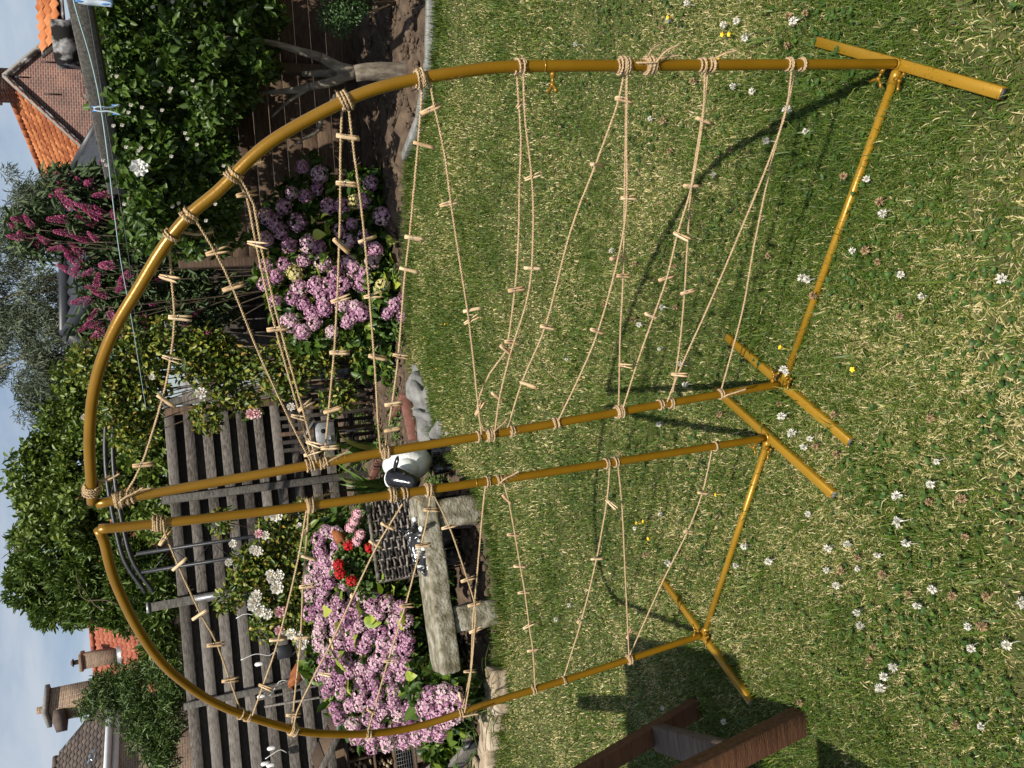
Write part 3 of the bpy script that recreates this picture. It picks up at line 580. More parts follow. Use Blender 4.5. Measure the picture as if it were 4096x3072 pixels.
def spring_mesh():
    m = MB(); a = np.linspace(0, 2 * np.pi * 3, 40)
    m.tube(np.stack([.0185 + np.cos(a) * .0017, np.linspace(-.0032, .0032, 40), np.sin(a) * .0017], -1), .0005, 5)
    for s in (-1, 1): m.tube([(.0185, s * .0036, 0), (.0165, s * .0036, .0034), (.016, s * .0036, .0042), (.016, 0, .0044)], .0005, 5); m.tube([(.0185, s * .0036, 0), (.0165, s * .0036, -.0034), (.016, s * .0036, -.0042), (.016, 0, -.0044)], .0005, 5)
    return m.mesh('spring', 'steel', smooth=True)
SPRING = spring_mesh()
ORD = ['first', 'second', 'third', 'fourth', 'fifth', 'sixth', 'seventh', 'eighth', 'ninth', 'tenth', 'eleventh', 'twelfth', 'thirteenth', 'fourteenth', 'fifteenth', 'sixteenth', 'seventeenth']
def clothespins(data, S, P, nrm, e, side, g):
    e = np.asarray(e, float); rows = {}
    SP = [spline([P(*q) for q in s], .01) for s in S]
    order = sorted(range(len(S)), key=lambda k: -np.mean([q[1] for q in S[k]]))
    rank = {k: i for i, k in enumerate(order)}
    for d in data:
        a, b = P(d[0], d[1]), P(d[2], d[3])
        if np.linalg.norm(b - a) < 1e-4: continue
        c = a + (b - a) * .3; ds = [np.linalg.norm(s - c, axis=1).min() for s in SP]; k = int(np.argmin(ds)); i_ = int(np.argmin(np.linalg.norm(SP[k] - c, axis=1)))
        rows.setdefault(k, []).append((d[0], a, b, SP[k][i_]))
    for k, lst in rows.items():
        lst.sort(key=lambda q: q[0])
        for i_, (_, a, b, on) in enumerate(lst):
            ax = b - a; l = np.linalg.norm(ax)
            ax = ax / l * .045 if l > .040 else ax + nrm * math.sqrt(max(0, .045 ** 2 - l * l)) * (1 if g.uniform() < .5 else -1)
            x = unit(ax); y = unit(np.cross(nrm, x)); z = np.cross(x, y); th = g.normal(.0, .55) + (.7 if g.uniform() < .45 else 0)
            y, z = y * math.cos(th) + z * math.sin(th), -y * math.sin(th) + z * math.cos(th)
            o = on - x * .012
            # keep the drawn place across the string, the string's own depth in space
            o = o * 0 + (a + e * 0); o = o + nrm * ((on - a) @ nrm) - nrm * .004
            far = 'curved tube' if side == 'right' else 'straight leg'
            lab = f'small wooden clothespin on the {side} arch, {ORD[rank[k]]} twine strand down, {ORD[i_]} from {far}'
            r = thing('clothespin', (0, 0, 0), lab, 'clothespin', f'clothespins on the {side} arch')
            r.matrix_world = Matrix(((x[0], y[0], z[0], o[0]), (x[1], y[1], z[1], o[1]), (x[2], y[2], z[2], o[2]), (0, 0, 0, 1)))
            op = g.uniform(.02, .07)
            j1 = obj('jaw', JAW, r, (0, 0, .0002), (0, -op, 0)); j2 = obj('jaw', JAW, r, (0, 0, -.0002), (math.pi, op, 0))
            obj('spring', SPRING, r)
clothespins(P1, S1, PA, n1, E1, 'right', gt)
clothespins(P2, S2, PB, n2, E2, 'left', gt)
# ------------------------------------------------------------------ background buildings
def tile_mesh(name, mat, w, l, h):
    """one pantile: an S-shaped sheet with thickness at its lower edge; x across, y up the slope"""
    xs = np.linspace(-w * .56, w * .56, 8); pr = h * (np.sin((xs / w + .25) * 2 * np.pi) * .5 + .5)
    top = [(x, y, z + (0.028 if y < 0 else 0.004)) for y in (-l * .56, l * .56) for x, z in zip(xs, pr)]
    low = [(x, -l * .56, z + 0.006) for x, z in zip(xs, pr)]
    Q = [(k, k + 1, 8 + k + 1, 8 + k) for k in range(7)] + [(16 + k, 16 + k + 1, k + 1, k) for k in range(7)]
    return MB().add(np.array(top + low), Q).mesh(name, mat, smooth=False, fixn=False)
def tiled(parent, name, me, mat, O, ex, ey, nx, ny, w, l, keep=None, seed=0, limit=300):
    """rows of tiles on a slope; O lower corner, ex along the eave, ey up the slope; the best-seen ones single, the rest joined"""
    O = np.asarray(O, float); ex = unit(ex); ey = unit(ey); ez = np.cross(ex, ey); g = np.random.default_rng(seed); sp = []
    for r in range(ny):
        for c in range(nx):
            p = O + ex * (c + .5) * w + ey * (r + .5) * l
            if keep is None or keep(p, c, r): sp.append(p)
    base = np.array(wloc(parent))
    sp.sort(key=lambda p: (p - CAMP) @ (p - CAMP) - (60 if keep else 0))
    V0 = np.array([v.co for v in me.vertices]); Q0 = np.array([list(p.vertices) for p in me.polygons])
    rest = MB()
    for k, p in enumerate(sp):
        j = g.normal(0, .012, 3); X = unit(ex + ey * j[0] + ez * j[1]); Y = unit(ey - X * (ey @ X) + ez * j[2] * .6); Y = unit(Y - X * (X @ Y)); Zv = np.cross(X, Y)
        if k < limit:
            o = obj(name, me, parent); q = p - base
            o.matrix_local = Matrix(((X[0], Y[0], Zv[0], q[0]), (X[1], Y[1], Zv[1], q[1]), (X[2], Y[2], Zv[2], q[2]), (0, 0, 0, 1)))
        else: rest.add(p + V0 @ np.array([X, Y, Zv]), Q0)
    if rest.n: rest.build('far_tiles', mat, parent, fixn=False, kind='stuff')
def plane_hit(x, y, P0, nrm): d = _ray(x, y); return CAMP + d * (((P0 - CAMP) @ nrm) / (d @ nrm))
def wall_poly(parent, name, mat, pts, O, ex, thick=.25):
    """an upright wall panel from outline pts (along, z); its own mesh lies in its own x-z plane so that brick courses run level"""
    ex = unit(np.array([ex[0], ex[1], 0])); n = len(pts); f = [(a, 0, z) for a, z in pts]; b = [(a, thick, z) for a, z in pts]
    m = MB().add(f + b, P=[list(range(n)), list(range(2 * n - 1, n - 1, -1))] + [(k, n + k, n + (k + 1) % n, (k + 1) % n) for k in range(n)])
    o = obj(name, m.mesh(name, mat), parent); q = np.asarray(O, float) - np.array(wloc(parent)); o.location = Vector(q.tolist()); o.rotation_euler = (0, 0, math.atan2(ex[1], ex[0])); return o

# --- the house with the brick gable and orange roof
HR = at(28, 310, 26.0); rd = unit(np.array([-math.sin(math.radians(18)), math.cos(math.radians(18)), 0])); gd = np.array([rd[1], -rd[0], 0])
eL = plane_hit(327, 580, HR, rd); slope = (HR[2] - eL[2]) / abs((eL - HR) @ gd); hw = 3.6; ev = HR[2] - slope * hw
house = thing('brick_house', (HR[0], HR[1], 0), 'brick gabled house with orange tiled roof and chimney', 'house')
wall_poly(house, 'gable_wall', 'brick_red', [(-hw, 0), (hw, 0), (hw, ev), (0, HR[2]), (-hw, ev)], HR * [1, 1, 0], gd)
wall_poly(house, 'side_wall', 'brick_red', [(0, 0), (9, 0), (9, ev - .1), (0, ev - .1)], HR * [1, 1, 0] - gd * (hw - .02) + rd * .3, rd, .2)
sl_ = math.hypot(hw, HR[2] - ev)
for s in (-1, 1):
    upv = unit(-s * gd * hw + Z3 * (HR[2] - ev)); O = HR * [1, 1, 0] + Z3 * (ev + .02) + s * gd * hw - rd * .06
    nrm_ = np.cross(rd, upv) * (1 if s < 0 else -1)
    MB().box(O + rd * 4.6 + upv * sl_ / 2 - Z3 * .03, (9.3, sl_, .06), np.array([rd, upv, np.cross(rd, upv)])).build('roof_deck', 'under_roof', house)
    if s < 0:
        tm = tile_mesh('roof_tile', 'tile_orange', .215, .30, .05)
        tiled(house, 'roof_tile', tm, 'tile_orange', O - rd * .02 + rd * 9.2 + Z3 * .03, -rd, upv, 43, int(sl_ / .30), .215, .30, keep=lambda p, c, r: True, seed=4)
    MB().box(O + rd * .0 + upv * sl_ / 2 + Z3 * .05, (.09, sl_, .10), np.array([rd, upv, np.cross(rd, upv)])).build('verge', 'concrete', house)
for k in range(24):
    a = HR + rd * (.05 + k * .38) + Z3 * .08; MB().tube([a, a + rd * .42 + Z3 * .012], [.12, .105], 8).build('ridge_tile', 'tile_orange', house)
ch = MB().box(HR + rd * .35 + Z3 * .45, (.75, .62, 1.3), np.array([gd, rd, Z3])).build('chimney', 'brick_red', house)
for dz, wd_ in ((.34, .86), (.60, .95), (1.02, .9)): MB().box(HR + rd * .35 + Z3 * dz, (wd_, wd_ - .12, .10), np.array([gd, rd, Z3])).build('chimney_band', 'concrete', ch)
for a, z in ((-.55, -1.15), (.62, -1.1), (.02, -.35)):
    p = HR - rd * .02 + gd * a + Z3 * z; MB().box(p, (.035, .03, .42), np.array([gd, rd, Z3])).build('wall_anchor', 'black_metal', house)
# --- low outbuilding at its right end
ob = at(200, 120, 19.0); lean = thing('outbuilding', (ob[0], ob[1], 0), 'low brick outbuilding with orange tile edge, right of the brick gable', 'outbuilding')
wl = t_at(0, 0, 400, 520, 19.0); wr = t_at(0, 0, 400, -60, 19.0)
wall_poly(lean, 'wall', 'brick_red', [(0, 0), (7, 0), (7, wl[2] - .35), (0, wl[2] - .35)], [wl[0] - .3, 19.0, 0], (1, .05, 0))
MB().box(t_at(0, 0, 430, 290, 18.55), (.85, .5, .45)).build('opening', 'dark_void', lean)
O = t_at(0, 0, 392, 235, 18.8); ux = unit(np.array([1, .05, 0])); uv = unit(np.array([0.0, 1, .62]))
MB().box(O + ux * 2.2 + uv * .5 - Z3 * .06, (4.6, 1.2, .05), np.array([ux, uv, np.cross(ux, uv)])).build('roof_deck', 'under_roof', lean)
tiled(lean, 'roof_tile', tile_mesh('roof_tile', 'tile_orange', .23, .34, .055), 'tile_orange', O - uv * .05, ux, uv, 18, 3, .23, .34, seed=9)

# --- the red roofed house far behind
RR = at(393, 2735, 42.0); RL = at(393, 2480, 42.0); rx = unit((RL - RR) * [1, 1, 0]); upd = unit(np.array([0, 1, .78]))
rh = thing('red_house', (RR[0], RR[1] - 3, 0), 'far house with plain red tiled roof and brown chimney', 'house')
wid = 13.0; O = RR - rx * 3.0 - upd * 5.6
MB().box(O + rx * wid / 2 + upd * 2.8 - Z3 * .08, (wid, 5.6, .08), np.array([rx, upd, np.cross(rx, upd)])).build('roof_deck', 'under_roof', rh)
tiled(rh, 'roof_tile', tile_mesh('roof_tile', 'tile_red', .30, .36, .07), 'tile_red', O, rx, upd, int(wid / .30), 15, .30, .36, seed=2, keep=lambda p, c, r: True)
MB().box((O + rx * wid / 2) * [1, 1, 0] + np.array([0, .6, O[2] / 2]), (wid - .4, .3, O[2] - .05), np.array([rx, np.array([-rx[1], rx[0], 0]), Z3])).build('wall', 'brick_brown', rh)
for k in range(30):
    a = RR - rx * 3 + rx * k * .44 + Z3 * .06
    if k * .44 < wid: MB().tube([a, a + rx * .46], [.13, .12], 8).build('ridge_tile', 'tile_red', rh)
cb0 = at(425, 2626, 40.6); cx = MB().box(cb0 + Z3 * .05, (.62, .62, 1.9)).build('chimney', 'brick_brown', rh)
MB().box(cb0 + Z3 * 1.0, (.76, .76, .16)).build('chimney_cap', 'brick_brown', cx); MB().tube([cb0 + Z3 * 1.05, cb0 + Z3 * 1.38], .11, 10).build('flue', 'tile_brown', cx); MB().tube([cb0 + Z3 * 1.36, cb0 + Z3 * 1.46], [.2, .08], 10).build('cowl', 'tile_brown', cx)
MB().box(cb0 - Z3 * .75 - np.array([0, .34, 0]), (.85, .14, .5)).build('flashing', 'zinc', cx)
sk = at(578, 2612, 38.9); MB().box(sk, (.95, 1.1, .08), np.array([rx, upd, np.cross(rx, upd)])).build('skylight', 'zinc', rh)

# --- the brown tiled house at the left
GR = at(447, 2800, 28.0); GL = at(470, 3072, 26.2); hx = unit((GL - GR) * [1, 1, 0]); hy = np.array([hx[1], -hx[0], 0]); hy = hy if hy[1] > 0 else -hy
bh = thing('brown_house', (GR[0], GR[1], 0), 'brick house with brown tiled roof, white gutter and shuttered window', 'house')
gz = GR[2]; L_ = 8.0
wall_poly(bh, 'wall', 'brick_brown', [(0, 0), (L_, 0), (L_, gz - .12), (0, gz - .12)], GR * [1, 1, 0] + hy * .3, hx)
wall_poly(bh, 'end_wall', 'brick_brown', [(0, 0), (5.4, 0), (5.4, gz - .1), (2.7, gz + 1.75), (0, gz - .1)], GR * [1, 1, 0] + hy * .32 + hx * .02, hy)
upb = unit(hy * 2.9 + Z3 * 1.95); O = GR - hx * .15 - hy * .02 + Z3 * .10
MB().box(O + hx * L_ / 2 + upb * 1.75 - Z3 * .06, (L_ + .3, 3.5, .08), np.array([hx, upb, np.cross(hx, upb)])).build('roof_deck', 'under_roof', bh)
ext = np.cross(hx, upb); sgn = 1 if ext[2] > 0 else -1
tiled(bh, 'roof_tile', tile_mesh('roof_tile', 'tile_brown', .235, .27, .05), 'tile_brown', O if sgn > 0 else O + hx * L_, hx * sgn, upb, int(L_ / .235), 13, .235, .27, seed=3, keep=lambda p, c, r: True)
for k in range(20):
    a = O + upb * 3.5 + hx * k * .4 + Z3 * .05; MB().tube([a, a + hx * .42], [.11, .10], 8).build('ridge_tile', 'tile_brown', bh)
gt_ = MB().tube([GR - hx * .3 + Z3 * .02 - hy * .12, GR + hx * L_ + Z3 * .02 - hy * .12], .10, 10).build('gutter', 'white_paint', bh)
MB().box(GR + hx * L_ / 2 - Z3 * .16 + hy * .06, (L_ + .4, .10, .22), np.array([hx, hy, Z3])).build('fascia', 'white_paint', bh)
cz = at(235, 2815, 29.6); cc = MB().box(cz - Z3 * 1.2, (.85, .7, 2.9), np.array([hx, hy, Z3])).build('chimney', 'brick_brown', bh)
MB().box(cz + Z3 * .30, (1.05, .9, .14), np.array([hx, hy, Z3])).build('chimney_cap', 'concrete', cc); MB().tube([cz + Z3 * .3 + hx * .1, cz + Z3 * .62 + hx * .1], .12, 10).build('flue', 'brick_brown', cc)
MB().box(cz - Z3 * .1 + hx * .62, (.42, .7, .32), np.array([hx, hy, Z3])).build('chimney_side', 'tile_brown', cc)
MB().box(cz - Z3 * 1.15 + hx * .55 - hy * .3, (.55, .05, .18), np.array([hx, upb, np.cross(hx, upb)])).build('flashing', 'white_paint', cc)
wc = plane_hit(528, 2935, GR + hy * .28, hy); wn_ = MB().box(wc, (1.5, .06, 1.15), np.array([hx, hy, Z3])).build('window', 'white_paint', bh)
for k in range(14): MB().box(wc - hy * .035 + Z3 * (-.46 + k * .068), (1.34, .03, .058), np.array([hx, hy, Z3])).build('shutter_slat', 'shutter', wn_)
MB().box(wc - Z3 * .62 - hy * .08, (1.7, .2, .08), np.array([hx, hy, Z3])).build('sill', 'white_paint', wn_)
rl = plane_hit(365, 3030, O, np.cross(hx, upb)); rw = MB().box(rl, (.5, .62, .08), np.array([hx, upb, np.cross(hx, upb)])).build('roof_window', 'zinc', bh); MB().box(rl + np.cross(hx, upb) * sgn * .045, (.40, .52, .02), np.array([hx, upb, np.cross(hx, upb)])).build('pane', 'window_glass', rw)
# lower extension with its own white gutter
XR = at(608, 3000, 24.0)
wall_poly(bh, 'extension_wall', 'brick_brown', [(0, 0), (5, 0), (5, XR[2] - .5), (0, XR[2] - .5)], XR * [1, 1, 0], hx)
MB().box(XR + hx * 2.5 - Z3 * .02, (5.2, .3, .16), np.array([hx, hy, Z3])).build('extension_coping', 'white_paint', bh); MB().box(XR + hx * 2.5 - Z3 * .25, (5.1, .34, .30), np.array([hx, hy, Z3])).build('extension_tiles', 'tile_brown', bh); MB().box(XR + hx * 2.5 - Z3 * .52 - hy * .05, (5.2, .3, .2), np.array([hx, hy, Z3])).build('extension_gutter', 'white_paint', bh)

# --- garden shed with the black profiled roof
SP_, SQ_ = at(272, 1328, 10.2), at(262, 760, 12.6); V1 = at(400, 1130, 9.5); V2 = at(490, 1462, 10.7)
shed = thing('garden_shed', (*SP_[:2], 0), 'grey plank shed with black profiled metal roof behind the butterfly bush', 'shed')
def roof_sheet(a, b, dv, name):
    """corrugated, stepped sheet from ridge a-b down by dv"""
    nu, nv = 120, 60; U = np.linspace(0, 1, nu); W_ = np.linspace(0, 1, nv); L1 = np.linalg.norm(b - a); L2 = np.linalg.norm(dv); nn = unit(np.cross(b - a, dv)); nn = nn if nn[2] > 0 else -nn
    uu, ww = np.meshgrid(U, W_); wave = .022 * np.sin(uu * L1 / .22 * 2 * np.pi); step = .026 * ((ww * L2 / .36) % 1.0)
    V = a + uu[..., None] * (b - a) + ww[..., None] * dv + (wave + step)[..., None] * nn
    i = np.arange(nv - 1)[:, None] * nu; j = np.arange(nu - 1)[None, :]
    MB().add(V.reshape(-1, 3), np.stack([i + j, i + j + 1, i + nu + j + 1, i + nu + j], -1).reshape(-1, 4)).build(name, 'roof_black', shed, smooth=True)
dv1 = (V1 - SP_) * 1.5; dv2 = (V2 - SP_) * 1.15
roof_sheet(SP_, SQ_, dv1, 'roof_sheet'); roof_sheet(SP_, SQ_, dv2, 'roof_sheet')
MB().tube([SP_ + Z3 * .02, SQ_ + Z3 * .02], .075, 10).build('ridge_cap', 'roof_black', shed, smooth=True)
out_ = unit(SP_ - SQ_)
for a, dvv in ((SP_, dv1), (SP_, dv2), (SQ_, dv1)):
    MB().box(a + dvv / 2 + out_ * (.05 if a is SP_ else -.05), (np.linalg.norm(dvv), .05, .17), np.array([unit(dvv), unit(np.cross(Z3, dvv)), np.cross(unit(dvv), unit(np.cross(Z3, dvv)))])).build('barge_board', 'roof_black', shed)
# gable planks
lo = (SP_ + dv1) * [1, 1, 0]; hi = (SP_ + dv2 * .9) * [1, 1, 0]; wd_ = unit(hi - lo); WL = np.linalg.norm(hi - lo)
for k in range(17):
    z = .10 + k * .155
    if z > 2.75: break
    MB().bbox((lo + hi) / 2 + Z3 * z - out_ * .25, (WL - .1, .03, .148), np.array([wd_, np.cross(Z3, wd_), Z3]), .004).build('plank', 'slat_wood', shed)
MB().add([SP_ - out_ * .28 - Z3 * .08, SP_ + dv1 - out_ * .28, SP_ + dv2 - out_ * .28], T=[(0, 1, 2)]).build('gable_infill', 'slat_dark', shed)
fl = (SQ_ + dv1) * [1, 1, 0]; fd_ = unit(fl - lo)
for k in range(13): MB().bbox((lo + fl) / 2 + Z3 * (.1 + k * .155) - unit(dv1 * [1, 1, 0]) * .15, (np.linalg.norm(fl - lo) - .2, .03, .148), np.array([fd_, np.cross(Z3, fd_), Z3]), .004).build('plank', 'slat_wood', shed)

# ------------------------------------------------------------------ trees beyond the fence
def limb(mb, a, b, r0, r1, g, wob=.05, n=10):
    t = np.linspace(0, 1, n)[:, None]; L = np.linalg.norm(np.asarray(b) - a); p = np.asarray(a, float) * (1 - t) + np.asarray(b, float) * t + np.cumsum(g.normal(0, wob * L / n, (n, 3)), 0) * (1 - (2 * t - 1) ** 2)
    mb.tube(p, np.linspace(r0, r1, n), 8); return p
def tree(name, base, blobs, n, L, W, leafmat, label, seed, cat='tree', droop=.3, trunk_r=.12, limbs=9, twigs=(), upb=.35, shell=.5, fold=.25):
    g = np.random.default_rng(seed); t = thing(name, base, label, cat); B = np.asarray(blobs, float); base = np.asarray(base, float)
    m = MB(); cen = B[:, :3].mean(0); fork = base + (cen - base) * .45; fork[:2] = base[:2] + (cen - base)[:2] * .2
    limb(m, base, fork, trunk_r, trunk_r * .7, g, .04)
    for k in g.choice(len(B), min(limbs, len(B)), replace=False): limb(m, fork, B[k, :3], trunk_r * .45, trunk_r * .10, g, .10)
    m.build('trunk', 'bark', t, smooth=True)
    foliage('crown', [crown(B, n, L, W, g, droop=droop, upb=upb, shell=shell, fold=fold)], leafmat, t)
    for pts in twigs:
        p = spline(pts, .05); MB().tube(p, np.linspace(.010, .003, len(p)), 5).build('bare_twig', 'twig', t)
    return t
def cloud_blobs(pts, rad, g, sub=7, spread=.9):
    """each point a clump made of smaller clumps"""
    o = []
    for (p, r) in zip(pts, rad):
        for k in range(sub):
            d = rdir(1, g)[0] * r * spread * g.uniform(.35, 1) * [1, .8, .9]; q = r * g.uniform(.28, .5); o.append([*(p + d), q, q, q * g.uniform(.7, 1)])
    return o
g = np.random.default_rng(31)
# willow: silver grey fine leaves, tall
wp = [(60, 1290, 17), (150, 1150, 17), (60, 1020, 18), (180, 950, 17.5), (230, 800, 18), (120, 780, 18), (330, 760, 18.5), (330, 1000, 17), (330, 1180, 17), (330, 1360, 17), (200, 1330, 16.6), (180, 1480, 17), (300, 1500, 17), (60, 1440, 17.5), (120, 1600, 17.5), (250, 1620, 18), (-60, 1150, 18), (-80, 1300, 18), (-60, 1450, 18.5), (430, 1250, 17), (430, 1450, 17), (240, 800, 18.5), (60, 900, 18.5), (-150, 1250, 18), (420, 1050, 17.3), (500, 1350, 17)]
tree('willow_tree', (3.2, 17.4, 0), cloud_blobs([at(*q) for q in wp], [.62] * len(wp), g, 9, .9), 46000, .13, .020, 'willow_leaf', 'tall grey green willow with fine narrow leaves behind the black roof', 32, droop=.75, trunk_r=.22, shell=.25, fold=.15, twigs=[[at(650, 1560, 16.5), at(520, 1600, 16.5), at(430, 1660, 16.5)]])
ip = [(330, 1500, 11.6), (300, 1620, 11.6), (260, 1750, 11.6), (180, 1830, 11.8), (200, 1950, 11.7), (140, 1960, 12), (230, 2060, 11.6), (420, 1560, 11.4), (420, 1700, 11.3), (420, 1850, 11.2), (400, 2000, 11.2), (540, 1640, 11), (540, 1780, 11), (560, 1920, 11), (560, 2080, 11), (330, 1900, 11.5), (660, 1800, 10.9), (660, 2000, 10.9), (480, 1470, 11.2), (170, 2080, 12)]
tree('ivy_clad_tree', (-.4, 11.9, 0), cloud_blobs([at(*q) for q in ip], [.40] * len(ip), g, 9, .85), 24000, .085, .052, 'ivy_leaf', 'bright ivy clad tree with dense small leaves behind the slat fence', 33, shell=.45, trunk_r=.16)
lp_ = [(150, 2130, 12.4), (150, 2250, 12.6), (130, 2360, 12.8), (190, 2440, 12.8), (270, 2440, 12.6), (340, 2400, 12.4), (250, 2200, 12.2), (280, 2330, 12.2), (380, 2300, 12), (400, 2150, 11.9), (420, 2420, 12.2), (500, 2450, 12.2), (520, 2350, 11.9), (520, 2200, 11.8), (600, 2450, 12), (620, 2300, 11.7), (660, 2560, 12.3), (110, 2300, 13), (330, 2100, 12), (640, 2480, 12.1), (680, 2420, 11.8)]
tree('laurel_tree', (-2.3, 12.6, 0), cloud_blobs([at(*q) for q in lp_], [.34] * len(lp_), g, 9, .85), 26000, .115, .036, 'laurel_leaf', 'dark green laurel tree with upright pointed leaves behind the slat fence', 34, droop=-.35, shell=.4, trunk_r=.18,
     twigs=[[at(230, 2080, 12.2), at(130, 2130, 12.1), at(60, 2190, 12.1), at(5, 2235, 12)], [at(160, 2230, 12.3), at(110, 2200, 12.2), at(40, 2210, 12.2), at(12, 2228, 12.1)], [at(120, 2095, 12.3), at(85, 2065, 12.3), at(92, 2045, 12.3)], [at(430, 2440, 11.6), at(380, 2420, 11.6), at(300, 2300, 11.7)], [at(480, 2420, 11.5), at(420, 2400, 11.5), at(330, 2390, 11.6), at(300, 2260, 11.7)]])
sp_ = [(450, 2740, 15), (500, 2740, 15), (560, 2700, 14.6), (640, 2720, 14.4), (400, 2790, 15), (460, 2800, 14.8), (540, 2800, 14.5), (620, 2830, 14.2), (560, 2890, 14.3), (640, 2930, 14), (690, 2860, 13.9), (600, 2980, 14), (690, 2760, 14), (680, 2660, 14.2), (660, 3010, 14)]
tree('curly_willow_shrub', (-4.9, 14.6, 0), cloud_blobs([at(*q) for q in sp_], [.40] * len(sp_), g, 9, .8), 16000, .10, .022, 'shrub_leaf', 'light green curly leaved shrub in front of the brown house', 35, cat='shrub', droop=.3, shell=.3, trunk_r=.10)
# ------------------------------------------------------------------ slat fence
FX = lambda x: 9.55 + .23 * (x + 1)
fdir = unit(np.array([1, .23, 0])); fnor = np.array([-fdir[1], fdir[0], 0])
fence = thing('slat_fence', (-2.2, FX(-2.2), 0), 'weathered grey slat fence of wide horizontal boards behind the flower bed', 'fence')
def fpos(x, z, off=0): return np.array([x, FX(x), z]) - fnor * off
TOP = 2.27
for (x0, x1) in ((-.92, .12), (-2.02, -.98), (-4.1, -2.1), (-6.2, -4.2)):
    for r in range(10):
        z = TOP - .055 - r * .196 - .006 * math.sin(x0 * 7 + r); xm = (x0 + x1) / 2; ln = (x1 - x0) / fdir[0]; dz = .012 * math.sin(x0 * 3 + r * 2.1)
        ax = np.array([unit(fdir + Z3 * dz / 2), fnor, Z3]); MB().bbox(fpos(xm, z, .035), (ln, .020, .112), ax, .004, seed=r).build('slat', 'slat_wood', fence)
        MB().bbox(fpos(xm, z - .098, -.035), (ln, .020, .112), ax, .004, seed=r + 50).build('back_slat', 'slat_dark', fence)  # same boards as the front; their shade is painted in by darker wood
for x, top, w in ((-.95, 2.36, .085), (-2.06, 2.56, .095), (-4.15, 2.45, .09), (.16, 2.30, .085), (-3.12, 2.30, .07)):
    p = MB().bbox(fpos(x, top / 2, .075), (w, w, top), np.array([fdir, fnor, Z3]), .006).build('post', 'beam_wood', fence)
    if x == -2.06:
        MB().box(fpos(x, top + .012, .075), (w + .02, w + .02, .03), np.array([fdir, fnor, Z3])).build('post_cap', 'zinc', p); MB().box(fpos(x + .005, 1.80, .128), (.05, .012, .62), np.array([fdir, fnor, Z3])).build('metal_strap', 'zinc', p)
# trellis and boards at the right end, by the arbour
tr_ = thing('board_screen', (.35, 9.45, 0), 'weathered upright boards, one pale blue, at the right end of slat fence', 'screen')
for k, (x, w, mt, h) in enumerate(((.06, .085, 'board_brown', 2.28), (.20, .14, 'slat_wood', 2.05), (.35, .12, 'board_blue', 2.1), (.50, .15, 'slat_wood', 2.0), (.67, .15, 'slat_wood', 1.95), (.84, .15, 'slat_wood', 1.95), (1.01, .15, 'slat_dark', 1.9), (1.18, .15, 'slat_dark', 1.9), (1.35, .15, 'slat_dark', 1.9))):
    MB().bbox((x, FX(x) - .22 - .02 * (k % 2), h / 2), (w, .025, h), None, .004, seed=k).build('board', mt, tr_)
for a, b in (((.22, 2.0), (.5, 1.6)), ((.5, 2.0), (.2, 1.6)), ((.5, 2.35), (.75, 2.1))): MB().box(((a[0] + b[0]) / 2, FX(.4) - .29, (a[1] + b[1]) / 2), (math.dist(a, b), .015, .03), axes((b[0] - a[0], 0, b[1] - a[1]), (0, 1, 0))).build('trellis_lath', 'slat_wood', tr_)
# low picket panel in front of it
pk = thing('picket_panel', (-.2, 8.6, 0), 'low panel of dark upright pickets beside the zinc bird house', 'fence')
for k in range(9):
    x = .22 - k * .088; MB().bbox((x, 8.62 + .015 * (k % 2), .55 + .02 * math.sin(k * 2.3)), (.042, .018, 1.02), axes((1, 0, .05 * math.sin(k * 1.7) - .03), (0, 0, 1)) if False else None, .004, seed=k).build('picket', 'slat_dark' if k % 3 else 'board_brown', pk)
for z in (.3, .85): MB().bbox((-.13, 8.655, z), (.82, .02, .05), None, .004).build('rail', 'slat_dark', pk)
# dark plank fence behind the hibiscus
df = thing('plank_fence', (3, 7.9, 0), 'dark brown plank fence in deep shade behind the hibiscus', 'fence')
for (x0, x1) in ((1.5, 3.3), (3.34, 5.1), (5.14, 7.0)):
    for r in range(12): MB().bbox(((x0 + x1) / 2, 8.1 - .18 * ((x0 + x1) / 2 - 1.5), .10 + r * .152), ((x1 - x0), .022, .146), np.array([unit(np.array([1, -.18, 0])), unit(np.array([.18, 1, 0])), Z3]), .004, seed=r).build('plank', 'board_brown', df)
    MB().bbox((x0 - .02, 8.1 - .18 * (x0 - 1.5) - .03, .95), (.09, .09, 1.9), None, .005).build('post', 'board_brown', df)
# grey beam of a pergola through the hibiscus top
ba, bb = at(268, -260, 4.9), at(470, 760, 6.6)
pg = thing('pergola_beam', (*((ba + bb) / 2)[:2], 0), 'grey weathered pergola beam crossing behind the hibiscus top and washing line', 'beam')
MB().bbox((ba + bb) / 2, (np.linalg.norm(bb - ba), .10, .135), axes(bb - ba), .008, seed=3).build('beam', 'beam_wood', pg)
for q in (ba + unit(bb - ba) * .1,): MB().bbox((q[0], q[1], q[2] / 2 - .03), (.09, .09, q[2] - .07), None, .006).build('post', 'beam_wood', pg)
pm_ = at(305, 250, 5.75); MB().bbox(pm_ + np.array([0, .35, -.10]), (.09, .7, .10), None, .006).build('cross_beam', 'beam_wood', pg)

